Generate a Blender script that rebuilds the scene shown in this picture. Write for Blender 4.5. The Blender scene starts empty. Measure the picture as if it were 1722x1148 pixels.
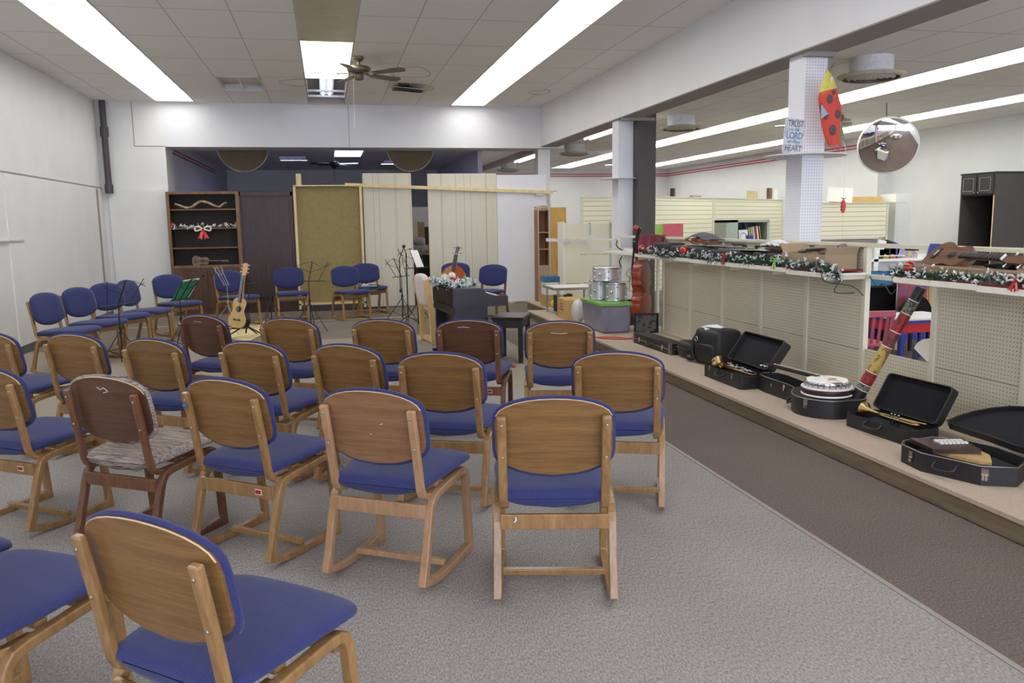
import bpy, math, random
from mathutils import Matrix, Vector, Euler
random.seed(7)
S = bpy.context.scene
COL = S.collection
PI = math.pi
# ------------------------------------------------------------------ camera
cam_data = bpy.data.cameras.new('camera')
cam_data.sensor_fit = 'HORIZONTAL'; cam_data.sensor_width = 36.0
cam_data.lens = 1378.0 / 1722.0 * 36.0
cam_data.clip_start = 0.05; cam_data.clip_end = 200
cam = bpy.data.objects.new('camera', cam_data); COL.objects.link(cam)
F = 1378.0
vy = Vector((549 - 861.0, 379 - 574.0, F)).normalized()
vz = Vector((-0.016, -1.0, 0.0)); vz.z = -(vz.x*vy.x + vz.y*vy.y)/vy.z; vz.normalize()
vx = vy.cross(vz)
if vx.x < 0: vx = -vx
cm = Matrix(((vx.x, -vx.y, -vx.z), (vy.x, -vy.y, -vy.z), (vz.x, -vz.y, -vz.z)))
cam.matrix_world = Matrix.Translation((0, 0, 1.46)) @ cm.to_4x4()
S.camera = cam
# ------------------------------------------------------------------ world, exposure
w = bpy.data.worlds.new('world'); S.world = w; w.use_nodes = True
w.node_tree.nodes['Background'].inputs[0].default_value = (0.75, 0.8, 1.0, 1)
w.node_tree.nodes['Background'].inputs[1].default_value = 7.0
S.view_settings.view_transform = 'Standard'; S.view_settings.look = 'None'
S.view_settings.gamma = 1.0; S.view_settings.use_curve_mapping = False
S.view_settings.exposure = 0.10
LAMP = 5.5          # strength of the fluorescent panels in the main room
LAMP_SIDE = 6.5     # the strips of the side room
LAMP_DIM = 10.0      # the two failing panels of the unlit back room
# ------------------------------------------------------------------ colour + material helpers
def lin(c):
    return tuple(((v/255.0)/12.92 if v/255.0 <= .04045 else ((v/255.0+.055)/1.055)**2.4) for v in c)
class NT:
    def __init__(s, name, rough=.6, metal=0.0, spec=.5):
        s.m = bpy.data.materials.new(name); s.m.use_nodes = True
        s.n = s.m.node_tree.nodes; s.l = s.m.node_tree.links
        s.b = s.n['Principled BSDF']
        s.b.inputs['Roughness'].default_value = rough
        s.b.inputs['Metallic'].default_value = metal
        s.b.inputs['Specular IOR Level'].default_value = spec
        s._c = None
    def put(s, sock, v):
        if hasattr(v, 'links') or hasattr(v, 'is_output'): s.l.new(v, sock)
        else:
            if isinstance(v, tuple) and len(v) == 3: v = v + (1,)
            sock.default_value = v
    def coord(s):
        if s._c is None: s._c = s.n.new('ShaderNodeTexCoord').outputs['Object']
        return s._c
    def xyz(s):
        x = s.n.new('ShaderNodeSeparateXYZ'); s.l.new(s.coord(), x.inputs[0]); return x.outputs
    def ma(s, op, a, b=None):
        k = s.n.new('ShaderNodeMath'); k.operation = op; s.put(k.inputs[0], a)
        if b is not None: s.put(k.inputs[1], b)
        return k.outputs[0]
    def mix(s, f, a, b):
        k = s.n.new('ShaderNodeMix'); k.data_type = 'RGBA'
        s.put(k.inputs[0], f); s.put(k.inputs[6], a); s.put(k.inputs[7], b); return k.outputs[2]
    def noise(s, scale, detail=3, stretch=None, rough=.5):
        k = s.n.new('ShaderNodeTexNoise'); k.inputs['Scale'].default_value = scale
        k.inputs['Detail'].default_value = detail; k.inputs['Roughness'].default_value = rough
        c = s.coord()
        if stretch:
            mp = s.n.new('ShaderNodeMapping'); mp.inputs['Scale'].default_value = stretch
            s.l.new(c, mp.inputs[0]); c = mp.outputs[0]
        s.l.new(c, k.inputs['Vector']); return k.outputs['Fac']
    def ramp(s, v, a, b):
        k = s.n.new('ShaderNodeMapRange'); s.put(k.inputs[0], v)
        k.inputs[1].default_value = a; k.inputs[2].default_value = b; return k.outputs[0]
    def bump(s, h, strength=.3, dist=.01):
        k = s.n.new('ShaderNodeBump'); k.inputs['Strength'].default_value = strength
        k.inputs['Distance'].default_value = dist; s.l.new(h, k.inputs['Height'])
        s.l.new(k.outputs[0], s.b.inputs['Normal'])
    def col(s, v): s.put(s.b.inputs['Base Color'], v); return s.m
    def line(s, v, period, off, width):      # 1 on thin lines every `period` metres
        f = s.ma('FRACT', s.ma('DIVIDE', s.ma('SUBTRACT', v, off - width/2), period))
        return s.ma('LESS_THAN', f, width/period)
    def dots(s, a, b, sp, r):
        u = s.ma('SUBTRACT', s.ma('FRACT', s.ma('DIVIDE', a, sp)), .5)
        v = s.ma('SUBTRACT', s.ma('FRACT', s.ma('DIVIDE', b, sp)), .5)
        d = s.ma('SQRT', s.ma('ADD', s.ma('MULTIPLY', u, u), s.ma('MULTIPLY', v, v)))
        return s.ma('LESS_THAN', d, r/sp)
def plain(name, c, rough=.6, metal=0.0, var=.06, scale=30.0, spec=.5, bump=0.0, coat=0.0):
    t = NT(name, rough, metal, spec); c = lin(c)
    n = t.noise(scale, 4)
    a = tuple(max(0, v*(1-var*2)) for v in c); b = tuple(min(1, v*(1+var*2)) for v in c)
    t.col(t.mix(t.ramp(n, .25, .75), a, b))
    if bump: t.bump(n, bump)
    if coat: t.b.inputs['Coat Weight'].default_value = coat
    return t.m
def wood(name, c1, c2, rough=.4, stretch=(1, 12, 12), scale=6.0, coat=.2, spec=.4):
    t = NT(name, rough, 0, spec)
    n = t.noise(scale, 5, stretch, .65); n2 = t.noise(scale*.35, 3, stretch, .5)
    f = t.ramp(t.ma('ADD', t.ma('MULTIPLY', n, .55), t.ma('MULTIPLY', n2, .45)), .36, .64)
    oi = t.n.new('ShaderNodeObjectInfo')
    c = t.mix(f, lin(c1), lin(c2))
    hv = t.n.new('ShaderNodeHueSaturation'); t.l.new(c, hv.inputs['Color'])
    t.put(hv.inputs['Value'], t.ma('ADD', t.ma('MULTIPLY', oi.outputs['Random'], .16), .92))
    t.col(hv.outputs[0]); t.b.inputs['Coat Weight'].default_value = coat
    t.b.inputs['Coat Roughness'].default_value = .25
    return t.m
def peg(name, c, hole, ax=('Y', 'Z'), sp=.0254, r=.0036, var=.03, rough=.55):
    t = NT(name, rough); x = t.xyz()
    n = t.noise(2.5, 4); c = lin(c)
    base = t.mix(t.ramp(n, .3, .7), tuple(v*(1-var) for v in c), tuple(min(1, v*(1+var)) for v in c))
    t.col(t.mix(t.dots(x[ax[0]], x[ax[1]], sp, r), base, lin(hole))); return t.m
def slat(name, c, groove, sp=.0762, wd=.009, ax='Z'):
    t = NT(name, .5); x = t.xyz()
    t.col(t.mix(t.line(x[ax], sp, .02, wd), lin(c), lin(groove))); return t.m
def emit(name, c, strength):
    m = bpy.data.materials.new(name); m.use_nodes = True; n = m.node_tree.nodes
    n.remove(n['Principled BSDF']); e = n.new('ShaderNodeEmission')
    e.inputs[0].default_value = lin(c) + (1,); e.inputs[1].default_value = strength
    m.node_tree.links.new(e.outputs[0], n['Material Output'].inputs[0]); return m
# ------------------------------------------------------------------ mesh builder
class MB:
    def __init__(s, M=None): s.v = []; s.f = []; s.sm = []; s.M = M or Matrix()
    def add(s, vs, fs, smooth=False, M=None):
        o = len(s.v); T = s.M @ M if M is not None else s.M
        s.v += [tuple(T @ Vector(v)) for v in vs]
        s.f += [tuple(i+o for i in f) for f in fs]; s.sm += [smooth]*len(fs); return s
    def box(s, c, d, rot=None):
        x, y, z = d[0]/2, d[1]/2, d[2]/2
        vs = [(-x,-y,-z),(x,-y,-z),(x,y,-z),(-x,y,-z),(-x,-y,z),(x,-y,z),(x,y,z),(-x,y,z)]
        M = Matrix.Translation(c)
        if rot: M = M @ Euler(rot).to_matrix().to_4x4()
        return s.add(vs, [(0,3,2,1),(4,5,6,7),(0,1,5,4),(1,2,6,5),(2,3,7,6),(3,0,4,7)], False, M)
    def bx(s, x0, x1, y0, y1, z0, z1):
        return s.box(((x0+x1)/2, (y0+y1)/2, (z0+z1)/2), (abs(x1-x0), abs(y1-y0), abs(z1-z0)))
    def tube(s, pts, r, n=8, closed=False, cap=True):
        P = [Vector(p) for p in pts]; R = r if isinstance(r, (list, tuple)) else [r]*len(P)
        vs = []; fs = []; up = None; N = len(P)
        for i, p in enumerate(P):
            a = P[i-1] if (i or closed) else p; b = P[(i+1) % N] if (i < N-1 or closed) else p
            t = (b-a).normalized() if (b-a).length > 1e-9 else Vector((0,0,1))
            if up is None: up = Vector((0,0,1)) if abs(t.z) < .9 else Vector((1,0,0))
            u = (up - t*up.dot(t)).normalized(); up = u; q = t.cross(u)
            for k in range(n):
                an = 2*PI*k/n; vs.append(p + (u*math.cos(an) + q*math.sin(an))*R[i])
        for i in range(N if closed else N-1):
            j = (i+1) % N
            for k in range(n): fs.append((i*n+k, i*n+(k+1)%n, j*n+(k+1)%n, j*n+k))
        s.add(vs, fs, n > 4)
        if cap and not closed:
            s.add(vs[:n], [tuple(range(n))[::-1]]); s.add(vs[-n:], [tuple(range(n))])
        return s
    def bar(s, pts, w, h, side=(1, 0, 0), closed=False, smooth=False):   # rectangular section swept along pts
        P = [Vector(p) for p in pts]; sd = Vector(side).normalized(); vs = []; fs = []; N = len(P)
        for i, p in enumerate(P):
            a = P[i-1] if (i or closed) else p; b = P[(i+1) % N] if (i < N-1 or closed) else p
            t = (b-a).normalized(); nn = sd.cross(t).normalized()
            k = 1.0
            if 0 < i < N-1 or closed:
                d1 = (p-a).normalized(); k = 1/max(.5, d1.dot(t))
            for q, e in ((-1,-1),(1,-1),(1,1),(-1,1)): vs.append(p + sd*(q*w/2) + nn*(e*h/2*k))
        for i in range(N if closed else N-1):
            j = (i+1) % N
            for k in range(4): fs.append((i*4+k, i*4+(k+1)%4, j*4+(k+1)%4, j*4+k))
        if not closed: fs += [(3,2,1,0), ((N-1)*4, (N-1)*4+1, (N-1)*4+2, (N-1)*4+3)]
        return s.add(vs, fs, smooth)
    def prism(s, out, z0, z1, M=None, smooth=False):      # outline in XY, extruded z0..z1
        n = len(out); vs = [(x, y, z0) for x, y in out] + [(x, y, z1) for x, y in out]
        s.add(vs, [tuple(range(n))[::-1], tuple(range(n, 2*n))], False, M)
        s.add(vs, [(i, (i+1) % n, n+(i+1) % n, n+i) for i in range(n)], smooth, M); return s
    def lathe(s, prof, c=(0,0,0), n=20, M=None, cap=True):
        vs = []; fs = []; T = Matrix.Translation(c)
        if M is not None: T = T @ M
        for r, z in prof:
            for k in range(n): vs.append((r*math.cos(2*PI*k/n), r*math.sin(2*PI*k/n), z))
        for i in range(len(prof)-1):
            for k in range(n): fs.append((i*n+k, i*n+(k+1)%n, (i+1)*n+(k+1)%n, (i+1)*n+k))
        s.add(vs, fs, True, T)
        if cap:
            if prof[0][0] > 1e-4: s.add(vs[:n], [tuple(range(n))[::-1]], False, T)
            if prof[-1][0] > 1e-4: s.add(vs[-n:], [tuple(range(n))], False, T)
        return s
    def ball(s, c, r, n=12, M=None, noise=0.0, sq=1.0):
        if not isinstance(r, (tuple, list)): r = (r, r, r)
        rn = random.Random(int(abs(c[0]*997+c[1]*131+c[2]*31)*100) % 9999)
        ph = [rn.uniform(0, 6.28) for _ in range(6)]
        vs = []; fs = []; m = n//2
        sg = lambda v, e: math.copysign(abs(v)**e, v)
        for i in range(m+1):
            th = PI*i/m
            for k in range(n):
                a = 2*PI*k/n
                x, y, z = sg(math.sin(th), sq)*sg(math.cos(a), sq), sg(math.sin(th), sq)*sg(math.sin(a), sq), sg(math.cos(th), sq)
                d = 1 + noise*(math.sin(3*x+ph[0]+4*y)+math.sin(5*y+ph[1]-3*z)+math.sin(6*z+ph[2]+2*x))/2
                vs.append((x*r[0]*d, y*r[1]*d, z*r[2]*d))
        for i in range(m):
            for k in range(n): fs.append((i*n+k, (i+1)*n+k, (i+1)*n+(k+1)%n, i*n+(k+1)%n))
        T = Matrix.Translation(c)
        if M is not None: T = T @ M
        return s.add(vs, fs, True, T)
    def grid(s, fn, nu, nv, smooth=True, M=None):
        vs = [fn(i/nu, j/nv) for j in range(nv+1) for i in range(nu+1)]
        fs = [(j*(nu+1)+i, j*(nu+1)+i+1, (j+1)*(nu+1)+i+1, (j+1)*(nu+1)+i) for j in range(nv) for i in range(nu)]
        return s.add(vs, fs, smooth, M)
    def tray(s, out, h, t, z0=0.0, M=None):    # open container: outline in XY, height h, wall t
        n = len(out); cx = sum(p[0] for p in out)/n; cy = sum(p[1] for p in out)/n
        def ins(p):
            d = math.hypot(p[0]-cx, p[1]-cy) or 1; k = (d-t*1.3)/d; return (cx+(p[0]-cx)*k, cy+(p[1]-cy)*k)
        inn = [ins(p) for p in out]
        vs = [(x,y,z0) for x,y in out]+[(x,y,z0+h) for x,y in out]+[(x,y,z0+h) for x,y in inn]+[(x,y,z0+t) for x,y in inn]
        fs = [tuple(range(n))[::-1], tuple(range(3*n, 4*n))]
        for a in range(3):
            fs += [(a*n+i, a*n+(i+1)%n, (a+1)*n+(i+1)%n, (a+1)*n+i) for i in range(n)]
        return s.add(vs, fs, False, M)
    def build(s, name, mat, parent=None, bevel=0.0, thick=0.0, sub=0, loc=None, seg=2):
        me = bpy.data.meshes.new(name); me.from_pydata(s.v, [], s.f)
        me.polygons.foreach_set('use_smooth', s.sm); me.update()
        if mat: me.materials.append(mat)
        o = bpy.data.objects.new(name, me); COL.objects.link(o)
        if parent is not None: o.parent = parent
        if loc: o.location = loc
        if thick:
            k = o.modifiers.new('thick', 'SOLIDIFY'); k.thickness = thick; k.offset = 0
        if bevel:
            k = o.modifiers.new('bevel', 'BEVEL'); k.width = bevel; k.segments = seg; k.limit_method = 'ANGLE'; k.angle_limit = .6
        if sub:
            k = o.modifiers.new('sub', 'SUBSURF'); k.levels = sub; k.render_levels = sub
        return o
def tag(o, label=None, cat=None, group=None, kind=None):
    if label: o['label'] = label
    if cat: o['category'] = cat
    if group: o['group'] = group
    if kind: o['kind'] = kind
    return o
def thing(name, label, cat, loc=(0,0,0), rz=0.0, group=None, M=None):
    o = bpy.data.objects.new(name, None); COL.objects.link(o); o.empty_display_size = .1
    if M is not None: o.matrix_world = M
    else: o.location = loc; o.rotation_euler = (0, 0, rz)
    return tag(o, label, cat, group)
def copy_tree(o, parent=None):
    c = o.copy(); COL.objects.link(c)
    if parent is not None: c.parent = parent
    for ch in [k for k in bpy.data.objects if k.parent == o]: copy_tree(ch, c)
    return c
def struct(name, mb, mat, **k):
    return tag(mb.build(name, mat, **k), kind='structure')
def frame(o, xa, ya, za=None):     # matrix from origin + x axis + y axis
    x = Vector(xa).normalized(); y = Vector(ya); y = (y - x*y.dot(x)).normalized(); z = x.cross(y)
    m = Matrix((x, y, z)).transposed().to_4x4(); m.translation = Vector(o); return m
def frame_yz(o, ya, za):
    y = Vector(ya).normalized(); z = Vector(za); z = (z - y*z.dot(y)).normalized(); x = y.cross(z)
    m = Matrix((x, y, z)).transposed().to_4x4(); m.translation = Vector(o); return m
def smooth_pts(p, n=4, closed=False):
    P = [Vector(q) for q in p]; out = []; N = len(P); rng = range(N if closed else N-1)
    g = lambda i: P[i % N] if closed else P[max(0, min(N-1, i))]
    for i in rng:
        a, b, c, d = g(i-1), g(i), g(i+1), g(i+2)
        for k in range(n):
            t = k/n
            out.append(.5*((2*b) + (c-a)*t + (2*a-5*b+4*c-d)*t*t + (3*b-a-3*c+d)*t**3))
    if not closed: out.append(P[-1])
    return out
# ------------------------------------------------------------------ materials
def carpet(name, c1, c2, stretch=(1, .35, 1), sc=165):
    t = NT(name, .95, 0, .15); n = t.noise(sc, 3, stretch, .75); n2 = t.noise(.9, 3)
    f = t.ramp(n, .3, .7); c = t.mix(f, lin(c1), lin(c2))
    c = t.mix(t.ma('MULTIPLY', t.ramp(n2, .35, .7), .22), c, lin(tuple(v*.72 for v in c1)))
    t.bump(n, .5, .006); return t.col(c)
M = {}
M['carpet'] = carpet('carpet_grey', (112, 108, 105), (188, 183, 179))
M['carpet_mid'] = carpet('carpet_warm', (128, 120, 108), (178, 170, 156))
M['carpet_far'] = carpet('carpet_far', (104, 96, 86), (146, 136, 124))
M['carpet_brown'] = carpet('carpet_brown', (82, 72, 68), (138, 124, 118), (1, .5, 1))
M['carpet_plat'] = carpet('carpet_platform', (176, 158, 140), (204, 188, 172), (1, .6, 1))
M['plat_side'] = wood('platform_riser', (118, 104, 80), (144, 128, 102), .7, (1, 1, 8), 5, 0)
def ceiltile(name, c, ox, oy, stain=True):
    t = NT(name, .9, 0, .1); x = t.xyz(); c = lin(c)
    n = t.noise(160, 2); n2 = t.noise(.45, 3)
    base = t.mix(t.ramp(n, .2, .8), tuple(v*.93 for v in c), c)
    base = t.mix(t.ma('MULTIPLY', t.ramp(n2, .55, .75), .3), base, tuple(v*k for v, k in zip(c, (.86, .80, .70))))
    g = t.ma('MAXIMUM', t.line(x['X'], .61, ox, .012), t.line(x['Y'], 1.22, oy, .016))
    return t.col(t.mix(g, base, tuple(v*.60 for v in c)))
M['ceil'] = ceiltile('ceiling_tile', (240, 237, 234), -.815, 14.79)
M['ceil2'] = ceiltile('ceiling_tile_side', (240, 238, 232), 6.39, 14.79)
M['white'] = plain('painted_wall', (226, 226, 224), .7, var=.02, scale=2)
M['white_dim'] = plain('painted_beam', (224, 224, 226), .75, var=.015, scale=2)
M['soffit'] = plain('soffit_paint', (150, 143, 138), .8, var=.02, scale=2)
M['wall_peg'] = peg('wall_pegboard', (228, 229, 227), (188, 190, 190), ('Y', 'Z'), .03, .0042)
M['wall_peg_x'] = peg('wall_pegboard_x', (226, 226, 224), (190, 190, 190), ('X', 'Z'), .03, .0042)
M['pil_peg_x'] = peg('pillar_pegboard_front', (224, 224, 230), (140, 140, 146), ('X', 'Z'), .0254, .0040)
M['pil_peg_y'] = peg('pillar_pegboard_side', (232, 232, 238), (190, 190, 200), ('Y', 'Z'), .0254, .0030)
M['peg'] = peg('counter_pegboard', (218, 212, 190), (112, 104, 88), ('Y', 'Z'), .0254, .0038)
M['peg_x'] = peg('gondola_pegboard', (226, 222, 200), (160, 154, 134), ('X', 'Z'), .0254, .0036)
M['cream_metal'] = plain('cream_metal', (222, 219, 198), .42, var=.02, scale=8)
M['shelf_white'] = plain('shelf_white', (236, 233, 220), .35, var=.02, scale=8)
M['slat'] = slat('slatwall_cream', (240, 236, 208), (176, 170, 140))
M['grey_base'] = plain('dark_baseboard', (96, 96, 92), .6)
M['brown_metal'] = plain('pipe_paint', (74, 68, 72), .5)
M['pillar_dark'] = plain('dark_column', (74, 70, 68), .6, var=.03, scale=6)
M['dark_wall'] = plain('unlit_wall', (222, 218, 232), .8, var=.03, scale=3)
M['red_stripe'] = plain('red_stripe', (186, 52, 78), .6)
M['board'] = wood('chair_plywood', (108, 77, 40), (140, 104, 60), .34, (1.2, 9, 26), 8, .35)
M['ply_edge'] = plain('plywood_edge', (206, 180, 140), .5)
M['oak'] = wood('chair_frame_wood', (128, 94, 54), (162, 125, 80), .34, (9, 9, 1.5), 9, .5)
M['board_pink'] = wood('chair_plywood_rosy', (118, 84, 56), (146, 108, 76), .38, (1.2, 9, 26), 8, .3)
M['oak_pink'] = wood('chair_frame_rosy', (154, 118, 86), (184, 146, 110), .4, (6, 6, 1), 9, .2)
M['board_dark'] = wood('chair_plywood_dark', (74, 46, 32), (100, 66, 46), .34, (1.2, 9, 26), 8, .4)
M['oak_dark'] = wood('chair_frame_dark', (92, 58, 40), (124, 84, 58), .36, (6, 6, 1), 9, .25)
def fabric(name, c, var=.16, sc=420):
    t = NT(name, .95, 0, .12); n = t.noise(sc, 2); n2 = t.noise(9, 3); c = lin(c)
    k = t.mix(t.ramp(n, .25, .75), tuple(v*(1-var) for v in c), tuple(v*(1+var) for v in c))
    t.bump(n, .25, .003)
    t.b.inputs['Sheen Weight'].default_value = .15
    return t.col(t.mix(t.ma('MULTIPLY', t.ramp(n2, .45, .8), .18), k, tuple(min(1, v*1.45+.01) for v in c)))
M['blue'] = fabric('blue_upholstery', (54, 60, 104), .24, 330)
def stripes():
    t = NT('striped_upholstery', .95, 0, .12); n = t.noise(13, 4, (.6, 16, 16), .7)
    c = t.mix(t.ramp(n, .42, .50), lin((66, 58, 66)), lin((150, 140, 132)))
    c = t.mix(t.ramp(t.noise(10, 3, (.7, 18, 18)), .52, .60), c, lin((176, 160, 146))); return t.col(c)
M['stripe'] = stripes()
M['pinkfab'] = fabric('pale_pink_upholstery', (216, 202, 204), .05)
M['blond'] = wood('blond_wood', (206, 168, 112), (228, 192, 136), .45, (5, 5, 1), 8, .1)
M['steel'] = plain('screw_steel', (170, 168, 164), .3, .9)
M['chrome'] = plain('chrome', (215, 215, 218), .16, 1.0, var=.03)
M['silver'] = plain('silver_wrap', (222, 222, 226), .32, .6, var=.06, scale=60)
M['brass'] = plain('brass', (190, 166, 112), .32, 1.0)
M['black'] = plain('black_plastic', (26, 26, 29), .45, var=.1)
M['blackvinyl'] = plain('black_vinyl', (34, 34, 37), .5, var=.12, scale=120, bump=.3)
M['velvet'] = fabric('black_velvet', (17, 16, 22), .3)
M['blackwood'] = plain('black_laminate', (44, 41, 46), .35, var=.05)
M['satin_black'] = plain('satin_black', (30, 28, 32), .25, var=.05)
M['white_p'] = plain('white_plastic', (236, 236, 232), .35, var=.02)
M['paper'] = plain('paper', (238, 237, 232), .8, var=.02)
M['greenp'] = plain('green_folder', (30, 128, 92), .6)
M['redcover'] = plain('red_binder', (190, 84, 90), .5)
M['limecover'] = plain('lime_binder', (158, 198, 84), .5)
M['cloth_maroon'] = fabric('maroon_cloth', (104, 22, 50), .12, 90)
M['cloth_grey'] = fabric('slate_cloth', (92, 96, 108), .15, 90)
M['cloth_white'] = fabric('white_cloth', (226, 230, 236), .04, 90)
M['cloth_pale'] = fabric('mauve_grey_blanket', (176, 166, 172), .08, 60)
M['card'] = plain('cardboard', (164, 144, 116), .85, var=.03, scale=12)
M['card_in'] = plain('cardboard_tan', (196, 160, 100), .85, var=.03, scale=12)
M['oak_case'] = wood('bookcase_oak', (66, 44, 30), (98, 68, 46), .45, (6, 6, 1), 6, .1)
M['oak_edge'] = wood('bookcase_edge', (100, 72, 46), (136, 100, 66), .45, (6, 6, 1), 6, .1)
M['walnut_in'] = wood('bookcase_inside', (34, 27, 22), (48, 38, 30), .6, (4, 4, 1), 5, 0)
M['mahog'] = wood('dark_mahogany', (50, 33, 30), (68, 46, 41), .42, (10, 10, 1), 4, .1)
M['ply_tan'] = wood('raw_hardboard', (148, 132, 86), (164, 147, 100), .75, (2, 2, 2), 22, 0)
M['pine'] = wood('raw_pine', (212, 190, 138), (232, 212, 164), .7, (4, 4, 1), 7, 0)
M['yellowoak'] = wood('yellow_oak_laminate', (190, 146, 74), (214, 172, 98), .4, (8, 8, 1), 6, .1)
M['beige_lam'] = wood('beige_arch_wood', (168, 146, 120), (190, 170, 144), .5, (6, 6, 1), 6, 0)
M['orangebrown'] = wood('arch_inside', (134, 88, 56), (158, 108, 72), .5, (6, 6, 1), 6, 0)
def panelling():
    t = NT('whitewashed_panelling', .6); x = t.xyz()
    n = t.noise(7, 5, (9, 9, 1), .7); w = t.n.new('ShaderNodeTexWave'); w.wave_type = 'BANDS'; w.bands_direction = 'X'
    w.inputs['Scale'].default_value = 5; w.inputs['Distortion'].default_value = 9; w.inputs['Detail'].default_value = 2
    mp = t.n.new('ShaderNodeMapping'); mp.inputs['Scale'].default_value = (2.2, 1, .4); t.l.new(t.coord(), mp.inputs[0]); t.l.new(mp.outputs[0], w.inputs['Vector'])
    base = t.mix(t.ramp(t.ma('ADD', t.ma('MULTIPLY', n, .5), t.ma('MULTIPLY', w.outputs['Fac'], .16)), .1, .7), lin((206, 200, 182)), lin((222, 217, 201)))
    g = t.ma('MAXIMUM', t.line(x['X'], .40, .02, .006), t.line(x['X'], .27, .11, .005))
    return t.col(t.mix(g, base, lin((150, 142, 124))))
M['panel'] = panelling()
M['whiteboard'] = plain('white_panel', (226, 227, 232), .5, var=.015, scale=3)
M['spruce'] = wood('spruce_top', (200, 160, 104), (220, 184, 128), .4, (8, 1, 8), 9, .3)
M['koa'] = wood('koa_wood', (90, 62, 46), (124, 89, 64), .38, (9, 1, 9), 8, .3)
M['violin'] = wood('violin_varnish', (134, 60, 26), (178, 92, 38), .28, (7, 1, 7), 6, .5)
M['cello'] = wood('cello_varnish', (112, 38, 20), (160, 72, 34), .3, (6, 1, 6), 4, .5)
M['ebony'] = plain('ebony', (32, 27, 26), .4, var=.08)
M['ebony_sheen'] = plain('ebony_sheen', (92, 90, 92), .3, var=.05)
M['leafgreen'] = plain('fir_green', (48, 78, 62), .8, var=.25, scale=40)
M['leafwhite'] = plain('frosted_leaf', (226, 230, 232), .55, var=.05)
M['orn_red'] = plain('red_ornament', (186, 26, 34), .22, .3, var=.12, coat=.5)
M['orn_green'] = plain('green_ornament', (52, 136, 84), .3, .2, coat=.4)
M['ribbon_green'] = plain('lime_ribbon', (142, 200, 120), .4, var=.15)
M['ribbon_red'] = plain('red_ribbon', (190, 30, 42), .35, .2, var=.15)
M['ribbon_white'] = plain('white_ribbon', (232, 220, 216), .35)
M['tub'] = plain('cloudy_plastic_tub', (134, 134, 152), .35, var=.08, scale=5)
M['limelid'] = plain('lime_lid', (120, 178, 86), .4)
M['tile_lens'] = plain('yellowed_lens', (196, 190, 158), .35, var=.05, scale=3)
M['vent_dark'] = plain('vent_dark', (54, 50, 46), .6)
M['vent_ring'] = plain('vent_ring', (176, 168, 148), .5)
M['bronze'] = plain('antique_brass', (116, 108, 84), .35, .6)
M['bladewood'] = wood('fan_blade', (74, 62, 50), (98, 84, 68), .35, (1, 6, 6), 6, .2)
M['off_white_metal'] = plain('white_enamel', (214, 214, 214), .35)
M['tantray'] = plain('tan_disc', (120, 104, 78), .7)
M['mirror'] = plain('mirror_glass', (245, 245, 245), .02, 1.0, var=0.0)
M['blue_p'] = plain('blue_plastic', (44, 104, 150), .4)
M['blue_deep'] = plain('royal_blue', (52, 66, 160), .5)
M['red_p'] = plain('bright_red', (196, 36, 48), .45)
M['pink_p'] = plain('rose_paint', (178, 84, 100), .4)
M['slateblue'] = plain('slate_blue_paint', (74, 84, 116), .5)
M['yellow_p'] = plain('yellow_plastic', (222, 206, 52), .5)
M['grey_green'] = plain('grey_green_metal', (172, 184, 168), .5)
M['teal_edge'] = plain('teal_dark', (52, 66, 64), .5)
M['lamp'] = emit('fluorescent_lens', (255, 254, 250), LAMP)
M['lamp2'] = emit('fluorescent_strip_lens', (253, 255, 250), LAMP_SIDE)
M['tubes'] = emit('fluorescent_tube', (250, 252, 255), 6.0)
M['lamp_dim'] = emit('failing_lens', (196, 204, 255), LAMP_DIM)
M['lamp_added'] = emit('added_glow', (150, 152, 214), .35)  # glow of the extra panels added to the back room
M['fixture_lit'] = plain('fixture_enamel', (200, 204, 220), .4)
def fabric_bug():
    t = NT('windsock_red', .7); t.col(lin((206, 74, 58))); t.b.inputs['Transmission Weight'].default_value = 0; return t.m
M['bug_red'] = fabric_bug(); M['bug_yellow'] = plain('windsock_yellow', (206, 196, 92), .7)
M['bug_black'] = plain('windsock_black', (84, 76, 78), .7); M['bug_green'] = plain('windsock_green', (104, 140, 100), .7)
# ------------------------------------------------------------------ the room
def rect_floor(name, x0, x1, y0, y1, z, mat, kind=True):
    mb = MB().add([(x0,y0,z),(x1,y0,z),(x1,y1,z),(x0,y1,z)], [(0,1,2,3)])
    return mb.build(name, mat)
fl = MB().bx(-3.75, 10.9, -5.2, 24.2, -.12, -.012); struct('floor', fl, M['carpet_brown'])
def cp(name, x0, x1, y0, y1, z, m): return tag(MB().bx(x0, x1, y0, y1, -.012, z).build(name, m), kind='structure')
cp('floor', -3.6, 2.13, -5, 7.0, 0.0, M['carpet'])
cp('floor', -3.6, 2.13, 7.0, 10.8, 0.0, M['carpet_mid'])
cp('floor', -3.6, 3.9, 10.8, 14.95, 0.0, M['carpet_far'])
cp('floor', 2.13, 2.951, -5, 10.8, 0.0, M['carpet_brown'])
# thin seam strip between the grey and brown carpet
struct('trim_1', MB().bx(2.115, 2.14, -5, 10.8, 0.0, .004), M['soffit'])
struct('trim_2', MB().bx(-3.2, 2.1, 13.0, 13.03, 0.0, .004), M['pine'])
# platform: top with a lip, riser set back
struct('platform', MB().bx(2.985, 4.1, -5, 12.2, -.01, .095), M['plat_side'])
struct('platform', MB().bx(2.951, 4.1, -5, 12.2, .095, .117), M['carpet_plat'])
struct('platform', MB().bx(3.33, 4.2, 12.21, 13.75, -.01, .095), M['plat_side'])
struct('platform', MB().bx(3.30, 4.2, 12.21, 13.75, .095, .117), M['carpet_plat'])
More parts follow.
